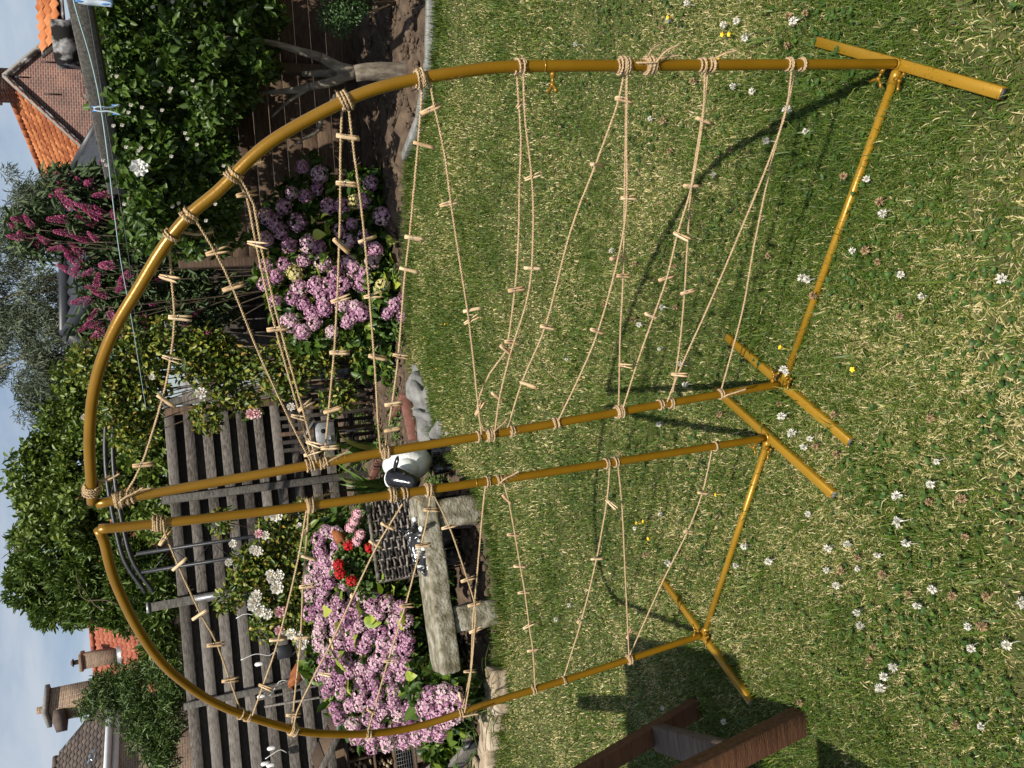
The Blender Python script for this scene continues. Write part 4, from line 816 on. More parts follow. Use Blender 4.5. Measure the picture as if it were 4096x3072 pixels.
# ------------------------------------------------------------------ black metal rose arbour
ar = thing('rose_arbour', (-.5, 8.5, 0), 'black metal rose arbour with flat arched top and lattice legs', 'arbour')
top = spline([at(*q, 8.5) for q in ((520, 1400), (485, 1500), (462, 1620), (452, 1750), (456, 1880), (474, 2010), (512, 2190), (548, 2275), (615, 2368))], .05)
for dy, dz in ((0, 0), (.05, .075)): MB().tube(top + np.array([0, dy, dz]), .022, 6).build('arch_bar', 'black_metal', ar)
for k in range(0, len(top) - 3, 5): MB().tube([top[k], top[k + 3] + np.array([0, .05, .07])], .007, 5).build('brace', 'black_metal', ar)
for x, zt, sx in ((.56, 2.52, -.10), (-1.33, 2.56, -.19)):
    for dx in (0, sx): MB().tube([(x + dx, 8.5, 0), (x + dx, 8.5, zt)], .019, 6).build('leg', 'black_metal', ar)
    for k in range(12): MB().tube([(x if k % 2 else x + sx, 8.5, .15 + k * .19), (x + sx if k % 2 else x, 8.5, .34 + k * .19)], .006, 5).build('lattice', 'black_metal', ar)

# ------------------------------------------------------------------ hibiscus (rose of Sharon) at the right
g = np.random.default_rng(41)
hb = thing('hibiscus_shrub', (2.55, 5.9, 0), 'large leafy hibiscus shrub with one big white blossom', 'shrub')
m = MB(); fk = t_at(1024, 0, 640, 475, 5.9)
for a, b, r0, r1 in (((2.55, 5.86, -.02), fk, .085, .065), (fk, t_at(1024, 0, 420, 370, 5.85), .055, .035), (t_at(1024, 0, 420, 370, 5.85), t_at(1024, 0, 130, 285, 5.8), .035, .022), (fk, t_at(1024, 0, 350, 560, 5.95), .042, .03), (t_at(1024, 0, 350, 560, 5.95), t_at(1024, 0, 60, 600, 6.1), .03, .014), (fk, t_at(1024, 0, 300, 480, 6.1), .04, .02), (t_at(1024, 0, 520, 620, 6), t_at(1024, 0, 400, 850, 6.1), .022, .016), (t_at(1024, 0, 400, 850, 6.1), t_at(1024, 0, 220, 960, 6.2), .016, .009), (t_at(1024, 0, 350, 560, 5.95), t_at(1024, 0, 100, 760, 6.2), .02, .008), (t_at(1024, 0, 130, 285, 5.8), t_at(0, 0, 1100, 150, 5.8), .022, .008), (t_at(1024, 0, 60, 600, 6.1), t_at(0, 0, 1200, 900, 6.2), .014, .006)):
    limb(m, np.asarray(a), np.asarray(b), r0, r1, g, .10)
m.build('trunk', 'bark', hb, smooth=True)
hp = []
for px in np.arange(395, 1120, 92):
    for py in np.arange(-330, 1010, 105):
        e_ = 300 + .17 * max(py, 0) + .0 * py
        if px < e_ + 70: continue
        if px > 880 and py > 420: continue
        if px > 960 and py > 250: continue
        hp.append((px + g.normal(0, 16), py + g.normal(0, 16), g.uniform(5.5, 6.6)))
        hp.append((px + g.normal(0, 16), py + g.normal(0, 16), g.uniform(6.6, 7.7)))
foliage('crown', [crown(cloud_blobs([at(*q) for q in hp], [.21] * len(hp), g, 5, 1.0), 46000, .066, .042, g, droop=.25, upb=.45, shell=.3)], 'hib_leaf', hb)
def blossom(mat, r, n, seed, layers=1, cup=.5):
    g = np.random.default_rng(seed); m = MB()
    for l in range(layers):
        k = max(3, n - l); a = np.arange(k) * 2 * np.pi / k + l * .7; rr = r * (1 - l / (layers + .6)); A = np.stack([np.cos(a), np.sin(a), np.full(k, cup * (.4 + l * .55))], -1) + g.normal(0, .10, (k, 3))
        V, Q, rd_ = leaves(np.tile([0, 0, l * r * .08], (k, 1)), A, np.tile([0, 0, 1.0], (k, 1)) + g.normal(0, .15, (k, 3)), rr, rr * (1.05 if n < 7 else .85), np.clip(g.normal(.35 + .5 * (1 - l / layers), .18, k), 0, 1), -.25, -.35); m.add(V, Q, rnd=rd_)
    return m.mesh('blossom', mat, rnd=True, fixn=False)
def face_to(p, tilt=(0, 0, .5)):
    d = unit(CAMP - p + np.asarray(tilt)); return Vector(d.tolist()).to_track_quat('Z', 'Y').to_euler()
p = at(557, 670, 5.25); obj('blossom', blossom('hib_white', .062, 9, 3, 3, .5), hb, p - np.array(wloc(hb)), face_to(p, (.1, 0, .3)))
BUD = blossom('rose_white', .016, 5, 4, 2, 1.2)
for k in range(34):
    q = at(g.uniform(400, 900), g.uniform(0, 900), 5.45); obj('bud', BUD, hb, q - np.array(wloc(hb)), face_to(q, rdir(1, g)[0]))

# ------------------------------------------------------------------ butterfly bush
def panicle(seed):
    g = np.random.default_rng(seed); n = 420; t = g.uniform(0, 1, n) ** .8; a = g.uniform(0, 6.28, n); r = .034 * (1 - t) ** .6 + .004
    x = .20 * t; bend = .03 * t ** 2; C = np.stack([x, np.cos(a) * r, np.sin(a) * r - bend], -1); D_ = np.stack([np.full(n, .35), np.cos(a), np.sin(a)], -1)
    V, Q, rd_ = leaves(C, D_ + g.normal(0, .4, (n, 3)), rdir(n, g), .0105, .010, np.clip(g.normal(.5, .25, n) - .15 * t, 0, 1), .1); m = MB().add(V, Q, rnd=rd_)
    m.tube([(-.08, 0, 0), (.0, 0, 0), (.18, 0, -.02)], .0025, 4, rnd=.0); return m.mesh('flower_panicle', 'budd_pink', rnd=True, fixn=False)
g = np.random.default_rng(43)
bd = thing('butterfly_bush', (1.55, 9.0, 0), 'butterfly bush with magenta flower spikes in front of the black shed roof', 'shrub')
PAN = [panicle(k) for k in range(5)]
PT = [(0, 0, q) for q in ((390, 1180), (465, 1150), (510, 1175), (560, 1190), (610, 1200), (690, 1105), (725, 1130), (400, 1245), (430, 1310), (500, 1290), (470, 1325), (120, 1420), (175, 1430), (110, 1500), (210, 1560), (265, 1545), (300, 1580), (385, 1420), (430, 1510), (500, 1625), (440, 1640), (590, 1530), (640, 1370), (600, 1390), (680, 1260), (870, 1310), (940, 1375), (760, 1440), (740, 1590), (905, 1430), (560, 1440), (350, 1610), (540, 1340), (290, 1545), (90, 1535), (520, 1550))] + [(0, 1024, q) for q in ((480, 30), (560, 110), (625, 150), (520, 60), (600, 205), (545, 290), (600, 380), (560, 450), (615, 450), (625, 510), (810, 130), (780, 200), (830, 510), (930, 430), (930, 490), (720, 400), (1280, 105), (1270, 360), (1180, 425), (1370, 490), (990, 310), (690, 60), (650, 250), (460, 100), (1060, 160))]
stems = MB(); root_ = np.array([1.55, 9.0, 0])
for k, (ox, oy, (tx, ty)) in enumerate(PT):
    q = t_at(ox, oy, tx, ty, 8.35 + .5 * g.uniform()); d = unit(np.array([(q[0] - 1.5) * .35, -.45, .55]) + g.normal(0, .28, 3))
    o = obj('flower_panicle', PAN[k % 5], bd, q - d * .08 - np.array(wloc(bd)), Vector(d.tolist()).to_track_quat('X', 'Z').to_euler()); s = float(g.uniform(.7, 1.12)); o.scale = (s, s, s)
    p = spline([root_ + g.normal(0, .1, 3) * [1, 1, 0], root_ + (q - root_) * .5 + g.normal(0, .06, 3), q - d * .12], .12); stems.tube(p, np.linspace(.014, .004, len(p)), 5)
stems.build('stems', 'twig', bd)
bp = [t_at(0, 0, *q, 8.85) for q in ((650, 1350), (550, 1250), (700, 1500), (850, 1400), (950, 1500), (600, 1550), (1050, 1450), (1150, 1550), (1250, 1550), (800, 1250), (900, 1620), (450, 1450), (350, 1500), (700, 1620), (1330, 1600), (480, 1220), (230, 1500), (560, 1640))] + [t_at(0, 1024, *q, 8.85) for q in ((650, 60), (750, 150), (900, 100), (800, 300), (950, 300), (1050, 120), (1150, 250), (1250, 200), (1350, 150), (1300, 350), (1400, 420), (700, 350), (1200, 60), (1000, 40), (640, 480), (850, 420), (1450, 250))]
foliage('crown', [crown(cloud_blobs(bp, [.30] * len(bp), g, 5, 1.0), 9500, .13, .036, g, droop=.5, shell=.2)], 'budd_leaf', bd)

# ------------------------------------------------------------------ hydrangeas
def mophead(seed, mat):
    g = np.random.default_rng(seed); n = 105; d = unit(g.normal(size=(n, 3)) + [0, 0, .45]); R = np.array([.066, .064, .052]) * (g.uniform(.86, 1.08, (n, 1)) + .10 * np.sin(d @ g.normal(0, 3, (3, 1)))); C = d * R; m = MB()
    U = unit(np.cross(d, rdir(n, g))); W_ = np.cross(d, U); c0 = np.clip(g.normal(.5, .22, n), 0, 1); s = g.uniform(.011, .0155, n)
    for k in range(4):
        a = k * np.pi / 2 + g.normal(0, .12, n); A = U * np.cos(a)[:, None] + W_ * np.sin(a)[:, None] + d * g.uniform(.05, .5, (n, 1))
        V, Q, r = leaves(C, A, d + g.normal(0, .2, (n, 3)), s, s * 1.02, np.clip(c0 + g.normal(0, .08, n), 0, 1), -.12, .05); m.add(V, Q, rnd=r)
    return m.mesh('flower_head', mat, rnd=True, fixn=False)
MOP = [mophead(k, 'mop_pink') for k in range(6)]; MOPC = [mophead(20, 'mop_cream'), mophead(21, 'mop_cream')]
def bigleaf(seed):
    g = np.random.default_rng(seed); n = 7; t = np.linspace(0, 1, n); w = .042 * np.sin(np.pi * t ** .8) ** .8 + .002; V = []; Q = []
    for k in range(n):
        z = -.03 * t[k] ** 2 + .004 * math.sin(9 * t[k] + seed); V += [(t[k] * .125, -w[k], z + .012 * w[k] / .042), (t[k] * .125, 0, z), (t[k] * .125, w[k], z + .012 * w[k] / .042)]
    for k in range(n - 1): a = k * 3; Q += [(a, a + 1, a + 4, a + 3), (a + 1, a + 2, a + 5, a + 4)]
    return MB().add(V, Q).mesh('leaf', 'hyd_bright', smooth=True, fixn=False)
BL = [bigleaf(k) for k in range(3)]
def add_heads(root, pts, g, cream=(), sc=(.8, 1.12)):
    w = np.array(wloc(root))
    for k, p in enumerate(pts):
        me = MOPC[k % 2] if k in cream else MOP[int(g.integers(6))]; o = obj('flower_head', me, root, p - w, face_to(p, (g.normal(0, .8), 0, 1.6 + g.normal(0, .5)))); s = float(g.uniform(*sc)); o.scale = (s, s, s * g.uniform(.85, 1.1))
def add_big(root, pts, g):
    w = np.array(wloc(root))
    for k, p in enumerate(pts):
        d = unit(np.array([g.normal(0, .9), -.7, g.normal(.1, .35)])); o = obj('leaf', BL[k % 3], root, p - w, Vector(d.tolist()).to_track_quat('X', 'Z').to_euler()); s = float(g.uniform(.75, 1.15)); o.scale = (s, s, s)
g = np.random.default_rng(51)
hr = thing('hydrangea_bush', (1.0, 7.35, 0), 'hydrangea with mauve mopheads and yellow buds, seen through the right arch', 'shrub')
H4 = [(300, 1080), (410, 1130), (395, 1220), (320, 1270), (180, 1340), (740, 1190), (690, 1300), (815, 1400), (470, 1335), (560, 1330), (620, 1450), (540, 1490), (270, 1440), (160, 1500), (70, 1400), (60, 1550), (215, 1590), (340, 1580), (410, 1600), (700, 1540), (640, 1300), (230, 1250), (600, 1560), (120, 1440), (770, 1620)]
H5 = [(130, 130), (180, 50), (310, 30), (280, 210), (120, 290), (240, 270), (390, 190), (480, 190), (430, 260), (310, 310), (360, 370), (440, 340), (380, 430), (215, 430), (490, 490), (300, 490), (600, 40), (640, 90), (570, 180), (680, 180), (750, 40), (560, 310), (620, 390), (680, 370), (590, 430), (950, 280), (890, 320), (960, 390), (60, 60), (50, 180), (250, 110), (815, 190), (430, 40), (520, 120), (700, 110), (850, 370), (640, 330), (520, 260)]
pts = [t_at(1024, 0, *q, 7.15 - (q[0] - 200) / 700 * .35) for q in H4] + [t_at(1024, 1024, *q, 7.1 - (q[0] - 200) / 700 * .35) for q in H5]
add_heads(hr, pts, g, cream={len(H4) + 30, len(H4) + 31, 15 + 5}, sc=(.85, 1.3))
hbp = [p + np.array([0, .22, -.08]) for p in pts] + [np.array([x, 7.1 + .3 * math.sin(x * 5), .25]) for x in np.linspace(.3, 2.0, 12)]
foliage('leaves', [crown(cloud_blobs(hbp, [.17] * len(hbp), g, 3, 1.0), 7000, .105, .066, g, droop=.3, upb=.9, shell=.1)], 'hyd_leaf', hr)
add_big(hr, [t_at(1024, 0, *q, 6.85) for q in ((360, 1420), (370, 1520), (490, 1500), (490, 1610), (840, 1540), (870, 1640), (460, 1510))] + [t_at(1024, 1024, *q, 6.8) for q in ((880, 140), (410, 10), (420, 130), (800, 350), (890, 200), (720, 20), (830, 100), (430, 60))], g)
m = MB()
for p in pts[::2]: m.tube(spline([np.array([1.0 + g.normal(0, .2), 7.4, 0]), (p + np.array([1.0, 7.5, 0])) / 2, p + np.array([0, .05, -.02])], .15), .006, 5)
m.build('stems', 'twig', hr)
hl = thing('hydrangea_bush', (-1.8, 6.0, 0), 'wide hydrangea covered in pink mauve mopheads behind the stone bench', 'shrub')
POLY = np.array([(430, 100), (520, 130), (560, 260), (520, 430), (700, 470), (800, 520), (960, 570), (990, 820), (1060, 1110), (1110, 1180), (1330, 1120), (1330, 1330), (1200, 1470), (1000, 1500), (860, 1540), (700, 1510), (560, 1370), (480, 1250), (420, 1100), (380, 850), (350, 650), (330, 500), (380, 260)])
def inpoly(x, y, P):
    c = False; n = len(P)
    for k in range(n):
        a, b = P[k], P[k - 1]
        if (a[1] > y) != (b[1] > y) and x < (b[0] - a[0]) * (y - a[1]) / (b[1] - a[1]) + a[0]: c = not c
    return c
hs = []
for _ in range(6000):
    q = (g.uniform(320, 1340), g.uniform(90, 1550))
    if inpoly(*q, POLY) and all((q[0] - h[0]) ** 2 + (q[1] - h[1]) ** 2 > 66 ** 2 for h in hs): hs.append(q)
pts = [t_at(1024, 2048, *q, (6.25 - (q[0] - 330) / 700 * .75) if q[0] < 1080 else 5.0 - (q[0] - 1080) / 300 * .2) for q in hs]
add_heads(hl, pts, g, sc=(.74, 1.02))
hbp = [p + np.array([0, .20, -.07]) for p in pts] + [np.array([x, 5.9, .2]) for x in np.linspace(-2.9, -1.2, 14)]
foliage('leaves', [crown(cloud_blobs(hbp, [.17] * len(hbp), g, 3, 1.0), 9000, .105, .066, g, droop=.3, upb=.9, shell=.1)], 'hyd_leaf', hl)
add_big(hl, [t_at(1024, 2048, *q, 5.25) for q in ((840, 480), (900, 510), (830, 500), (690, 640), (700, 700), (740, 690), (940, 630), (980, 680), (920, 690), (990, 970), (1020, 1050), (970, 1060), (1060, 1030), (1050, 1090), (1100, 1100))] + [t_at(1024, 2048, *q, 5.9) for q in ((560, 590), (440, 640), (600, 1080), (520, 940), (640, 880), (550, 730), (700, 560), (860, 1210), (1000, 1190), (680, 1220))], g)
m = MB()
for p in pts[::3]: m.tube(spline([np.array([-1.8 + g.normal(0, .35), 6.1, 0]), (p + np.array([-1.8, 6.2, 0])) / 2, p + np.array([0, .05, -.02])], .15), .006, 5)
m.build('stems', 'twig', hl)
# ------------------------------------------------------------------ stone bench
def rough_block(c, size, ax, seed, amp=.008, n=7):
    """hewn block: subdivided box with worn edges and knocked faces"""
    bm = bmesh.new(); bmesh.ops.create_cube(bm, size=1.0); bmesh.ops.subdivide_edges(bm, edges=bm.edges[:], cuts=n, use_grid_fill=True)
    g = np.random.default_rng(seed); V = np.array([v.co for v in bm.verts]); bm.verts.ensure_lookup_table()
    F = [[v.index for v in f.verts] for f in bm.faces]; bm.free(); s = np.asarray(size, float)
    W = V * s; h = s / 2; r = min(s) * .16; q = np.clip(W, -(h - r), h - r); d = W - q; l = np.linalg.norm(d, axis=1, keepdims=True); W = np.where(l > 1e-6, q + d / np.maximum(l, 1e-6) * np.minimum(l, r), W)
    k = g.normal(0, 16, (8, 3)); ph = g.uniform(0, 6.28, 8); W = W + unit(W) * (amp * np.sin(W @ k.T + ph).sum(1) / 2.4)[:, None] + g.normal(0, amp * .22, W.shape)
    return np.asarray(c, float) + W @ np.asarray(ax, float), F
bA, bB = np.array([-1.84, 4.93, 0]), np.array([-.72, 5.27, 0]); bdir = unit(bB - bA); bn = np.array([-bdir[1], bdir[0], 0])
bench = thing('stone_bench', (bA + bB) / 2, 'rough stone slab bench on two stone blocks beside the sheep', 'bench')
slab_tilt = unit(bdir + Z3 * -.02); sax = np.array([slab_tilt, bn, np.cross(slab_tilt, bn)])
for nm, c, s, seed in (('slab', (bA + bB) / 2 + Z3 * .385 + bn * .02, (1.20, .34, .135), 1), ('support', bA + bdir * .30 + Z3 * .155 + bn * .02, (.17, .30, .34), 2), ('support', bB - bdir * .16 + Z3 * .155 + bn * .02, (.20, .30, .34), 3)):
    V, F = rough_block(c, s, sax if nm == 'slab' else np.array([bdir, bn, Z3]), seed, n=11 if nm == 'slab' else 7); MB().add(V, F).build(nm, 'stone_trough', bench, smooth=True)
# ------------------------------------------------------------------ sheep statue
sheep = thing('sheep_statue', (-.53, 5.66, 0), 'glossy sheep statue with black head and legs standing at the lawn edge', 'statue')
def W_(x, y, z): return np.array([-.53 + x, 5.72 + y, z])
body = MB(); nb, na = 16, 20; yy = np.linspace(0, 1, nb)
V = []
for t in yy:
    w = .150 * math.sin(math.pi * min(max(t * .96 + .03, 0), 1)) ** .42; h = .205 * math.sin(math.pi * min(max(t * .96 + .03, 0), 1)) ** .38; cz = .315 + .02 * math.cos(t * 3)
    for a in np.linspace(0, 2 * np.pi, na, endpoint=False):
        k = 1 + .03 * math.sin(a * 5 + t * 9) + .02 * math.sin(a * 9 - t * 13); V.append(W_(math.cos(a) * w * k, -.10 + t * .50, cz + math.sin(a) * h * k * (1 if math.sin(a) > 0 else .92)))
Q = [(r * na + c, r * na + (c + 1) % na, (r + 1) * na + (c + 1) % na, (r + 1) * na + c) for r in range(nb - 1) for c in range(na)]
# chest swell toward the viewer
V = np.array(V); body.add(V, Q, P=[list(range(na))[::-1], list(range((nb - 1) * na, nb * na))])
ob_ = body.build('body', 'statue_white', sheep, smooth=True); md = ob_.modifiers.new('s', 'SUBSURF'); md.levels = md.render_levels = 1
hd = MB(); prof = [(.075, .045), (.070, .068), (.045, .083), (.0, .084), (-.05, .074), (-.10, .060), (-.14, .053), (-.165, .044), (-.178, .022)]
hc = W_(-.075, -.20, .475); hdir = unit(np.array([-.22, -.72, -.62])); hax = axes(hdir); V = []
for l, r in prof:
    for a in np.linspace(0, 2 * np.pi, 16, endpoint=False): V.append(hc - hax[0] * l + (hax[1] * math.cos(a) * r * .92 + hax[2] * math.sin(a) * r * 1.02))
Q = [(r * 16 + c, r * 16 + (c + 1) % 16, (r + 1) * 16 + (c + 1) % 16, (r + 1) * 16 + c) for r in range(len(prof) - 1) for c in range(16)]
ho = hd.add(V, Q, P=[list(range(16))[::-1], list(range(len(prof) * 16 - 16, len(prof) * 16))]).build('head', 'statue_black', sheep, smooth=True)
for s in (-1, 1):
    e0 = hc + hax[1] * s * .07 + Z3 * .03; d = unit(hax[1] * s + np.array([0, -.15, -.28])); a = axes(d); V, Q = blob((0, 0, 0), (.062, .028, .016), 5 + s, .05); V = e0 + d * .052 + V @ a; MB().add(V, Q).build('ear', 'statue_black', ho, smooth=True)
    V, Q = blob(hc + hdir * .075 + hax[1] * s * .060 + hax[2] * .030, (.010,) * 3, 3, .02); MB().add(V, Q).build('eye', 'dark_void', ho, smooth=True)
V, Q = blob(hc + Z3 * .058 + np.array([0, .035, 0]), (.060, .060, .040), 9, .10); MB().add(V, Q).build('wool_tuft', 'statue_white', sheep, smooth=True)
V, Q = blob(hc + np.array([.05, .15, -.10]), (.085, .09, .10), 12, .05); MB().add(V, Q).build('neck', 'statue_white', sheep, smooth=True)
for sx in (-.072, .072):
    for y in (-.02, .30): MB().tube([W_(sx, y, .16), W_(sx, y - .005, .08), W_(sx, y - .01, .03), W_(sx, y - .02, 0)], [.040, .032, .030, .038], 10).build('leg', 'statue_black', sheep, smooth=True)
# ------------------------------------------------------------------ lying cat statue on the bench
cat = thing('cat_statue', (-1.05, 5.12, .45), 'small black and white glazed cat statue lying on the stone bench', 'statue')
me = bpy.data.meshes.new('body'); c0 = np.array([-1.07, 5.12, .475])
vx = [(0, 0, 0), (-.08, .005, .0), (-.135, -.005, -.003), (.08, .005, .012), (.125, .0, .028), (.165, -.012, .038),   # spine: mid, loin, rump, chest, neck, head
      (.10, -.055, -.008), (.115, -.11, -.016), (.13, -.15, -.012),                                                        # reaching foreleg
      (.15, .02, .0), (.185, .01, -.018), (.215, -.002, -.012),                                                               # other foreleg
      (-.10, -.055, -.014), (-.045, -.075, -.022), (.0, -.082, -.022),                                                       # hind leg
      (-.165, -.03, -.022), (-.15, -.075, -.030), (-.10, -.092, -.033)]                                                       # tail
ed = [(0, 1), (1, 2), (0, 3), (3, 4), (4, 5), (3, 6), (6, 7), (7, 8), (4, 9), (9, 10), (10, 11), (2, 12), (12, 13), (13, 14), (2, 15), (15, 16), (16, 17)]
rad = [.052, .058, .052, .050, .038, .046, .026, .018, .016, .024, .018, .016, .036, .022, .016, .020, .015, .010]
base = np.array(wloc(cat)); cax = np.array([bdir, bn, Z3])
me.from_pydata([tuple(c0 + np.array(v) @ cax - base) for v in vx], ed, []); me.materials.append(MATS['cat_glaze'])
co = obj('body', me, cat); sk_ = co.modifiers.new('skin', 'SKIN'); co.modifiers.new('sub', 'SUBSURF').render_levels = 2
for k, r in enumerate(rad): me.skin_vertices[0].data[k].radius = (r, r); me.skin_vertices[0].data[k].use_root = (k == 0)
for p_ in me.polygons: p_.use_smooth = True
sk_.use_smooth_shade = True
hp_ = c0 + np.array(vx[5]) @ cax
for s in (-1, 1): MB().tube([hp_ + (np.array([-.012, .0, .030]) + np.array([.010, s * .026, 0])) @ cax, hp_ + (np.array([-.018, s * .036, .072])) @ cax], [.019, .002], 8).build('ear', 'statue_black', co, smooth=True)
for k in (8, 11, 14):
    V, Q = blob(c0 + np.array(vx[k]) @ cax, (.019, .019, .016), k, .08); MB().add(V, Q).build('paw', 'statue_white', cat, smooth=True)
# ------------------------------------------------------------------ wicker planter with geraniums
wk = thing('wicker_planter', (-1.03, 5.50, 0), 'dark woven wicker planter standing behind the cat statue', 'planter')
wl_, wr_ = np.array([-1.30, 5.44, 0]), np.array([-.76, 5.60, 0]); wdir = unit(wr_ - wl_); wnn = np.array([-wdir[1], wdir[0], 0]); wlen = np.linalg.norm(wr_ - wl_)
for r in range(21):
    z = .20 + r * .0235; s = np.linspace(0, wlen, 70); ph = 0 if r % 2 else np.pi
    p = wl_ + np.outer(s, wdir) + np.outer(-.011 * np.sin(s / .066 * np.pi + ph), wnn) + Z3 * z + np.outer(.003 * np.sin(s * 40 + r * 2), Z3)
    MB().tube(p, .0088, 6).build('weave_strand', 'wicker', wk, smooth=True)
    for q0 in (wl_, wr_): MB().tube([q0 + Z3 * z - wnn * .01, q0 + wnn * .15 + Z3 * z, q0 + wnn * .28 + Z3 * z], .0088, 6).build('side_strand', 'wicker', wk)
for k in range(9): q = wl_ + wdir * wlen * k / 8; MB().tube([q + Z3 * 0, q + Z3 * .70], .006, 6).build('stake', 'wicker', wk)
MB().box((wl_ + wr_) / 2 + wnn * .15 + Z3 * .32, (wlen - .06, .22, .64), np.array([wdir, wnn, Z3])).build('lining', 'dark_void', wk)
MB().tube([wl_ + Z3 * .705, wr_ + Z3 * .705], .014, 8).build('rim', 'wicker', wk, smooth=True)
g = np.random.default_rng(61)
ge = thing('geranium', (-1.15, 5.62, .62), 'geraniums with crimson and pale pink flower balls in the wicker planter', 'plant')
def ball(mat, seed, r=.034, n=46):
    g = np.random.default_rng(seed); d = unit(g.normal(size=(n, 3)) + [0, 0, .3]); m = MB()
    for k in range(4):
        A = unit(np.cross(d, rdir(n, g))) + d * .35; V, Q, rr = leaves(d * r, A, d, .016, .015, np.clip(g.normal(.5, .25, n), 0, 1), -.1, .05); m.add(V, Q, rnd=rr)
    return m.mesh('flower_ball', mat, rnd=True, fixn=False)
GR_, GP_ = ball('ger_red', 1), ball('ger_pink', 2); gm_ = MB()
for me_, (tx, ty) in ((GR_, (535, 340)), (GR_, (545, 400)), (GR_, (600, 215)), (GR_, (740, 230)), (GR_, (620, 445)), (GP_, (675, 145)), (GP_, (635, 60)), (GP_, (610, 100)), (GP_, (655, 10)), (GP_, (650, 190))):
    q = t_at(1024, 2048, tx, ty, 5.55); obj('flower_ball', me_, ge, q - np.array(wloc(ge)), face_to(q, (0, 0, .8))); gm_.tube(spline([q, q + np.array([.02, .08, -.2]), np.array([q[0] + .03, 5.65, .6])], .05), .003, 4)
gm_.build('stems', 'twig', ge)
foliage('leaves', [crown([[*t_at(1024, 2048, *q, 5.68), .13, .09, .10] for q in ((620, 300), (680, 250), (660, 380), (720, 330), (700, 150), (740, 80), (700, 440), (600, 350), (760, 180))], 2600, .045, .046, g, upb=1.0, shell=.1)], 'shrub_leaf', ge)
# ------------------------------------------------------------------ roses
def rose(mat, seed, r=.05): return blossom(mat, r, 8, seed, 5, .5)
RW = [rose('rose_white', k) for k in range(3)]; RP = [rose('rose_pink', 10 + k) for k in range(2)]
def rose_bush(name, loc, blobs, n, flowers, label, seed, L=.055, W=.036, mat='rose_leaf'):
    g = np.random.default_rng(seed); t = thing(name, loc, label, 'plant'); w = np.array(wloc(t)); m = MB()
    for b in blobs: m.tube(spline([np.array([loc[0] + g.normal(0, .12), loc[1], 0]), np.array([(loc[0] + b[0]) / 2, loc[1], b[2] * .55]) + g.normal(0, .06, 3), np.array(b[:3])], .1), .006, 5)
    m.build('stems', 'twig', t); foliage('leaves', [crown(blobs, n, L, W, g, upb=.6, shell=.1)], mat, t)
    for k, (q, kind, s) in enumerate(flowers):
        me = (RW if kind == 'w' else RP)[k % (3 if kind == 'w' else 2)]; o = obj('rose', me, t, q - w, face_to(q, (g.normal(0, 1.2), 0, 1 + g.normal(0, .8)))); o.scale = (s, s, s)
    return t
T6 = lambda x, y, Y: t_at(1024, 2048, x, y, Y)
fl = [(T6(x, y, 7.0), k, s) for x, y, k, s in ((110, 430, 'w', 1.3), (150, 410, 'w', 1.2), (140, 490, 'w', 1.35), (95, 400, 'w', 1), (5, 540, 'w', 1.1), (30, 640, 'w', 1.25), (75, 660, 'w', 1.1), (155, 650, 'p', 1.2), (150, 765, 'p', 1), (230, 790, 'w', 1.1), (270, 800, 'w', 1), (300, 850, 'w', 1.35), (400, 815, 'w', 1.1), (130, 20, 'w', 1.3), (20, 140, 'p', .9), (60, 150, 'w', .9), (10, 250, 'w', 1.1), (280, 90, 'w', .7))] + [(t_at(0, 2048, x, y, 7.0), k, s) for x, y, k, s in ((1650, 575, 'w', 1.3), (1640, 610, 'w', 1.1), (1510, 205, 'w', .8), (1480, 325, 'w', .8), (1645, 240, 'w', 1))]
bl = [[*T6(x, y, 7.15), .15, .12, .15] for x, y in ((60, 330), (150, 330), (230, 350), (260, 450), (200, 560), (120, 600), (260, 650), (300, 720), (180, 120), (100, 120), (300, 30), (400, 30), (20, 480), (60, 740), (250, 200), (330, 180), (350, 800), (300, 560), (380, 120), (20, 350))] + [[*t_at(0, 2048, x, y, 7.15), .12, .1, .12] for x, y in ((1560, 430), (1620, 380), (1480, 570), (1600, 300), (1650, 480), (1440, 60))]
rose_bush('rose_bush', (-1.35, 7.3, 0), bl, 5200, fl, 'rose bush with cream white and blush roses in front of slat fence', 71)
T2 = lambda x, y, Y: t_at(0, 1024, x, y, Y)
fl = [(T2(1300, 885, 8.1), 'w', 1.35), (T2(1630, 1020, 8.1), 'p', 1.3), (T2(545, 1045, 8.1), 'w', .7), (t_at(1024, 1024, 225, 975, 8.1), 'w', 1.0), (t_at(1024, 1024, 8, 1020, 8.1), 'p', 1.1), (T2(985, 785, 8.1), 'w', .7)]
bl = [[*T2(x, y, 8.35), .16, .14, .15] for x, y in ((700, 850), (760, 780), (780, 950), (720, 1000), (850, 1060), (800, 1150), (880, 880), (940, 980), (640, 780), (860, 620), (980, 640), (960, 760), (1060, 480), (1100, 620), (1250, 560), (1350, 560), (1450, 620), (1400, 700), (1500, 760), (1350, 800), (1480, 900), (1600, 960), (1340, 1050), (1580, 700), (560, 640), (540, 740), (880, 500), (900, 1180), (1000, 870), (1220, 720), (1280, 650), (1400, 560))] + [[*t_at(1024, 1024, x, y, 8.2), .15, .12, .13] for x, y in ((100, 680), (180, 620), (40, 760), (200, 740), (320, 620), (420, 600), (130, 860), (560, 900), (480, 940), (240, 840), (330, 700), (560, 560), (680, 520), (800, 560), (700, 640), (950, 560), (990, 760), (900, 740), (440, 700))]
rose_bush('climbing_rose', (.5, 8.4, 0), bl, 9000, fl, 'climbing rose with yellowing leaves over the black metal arbour', 72, .062, .042)

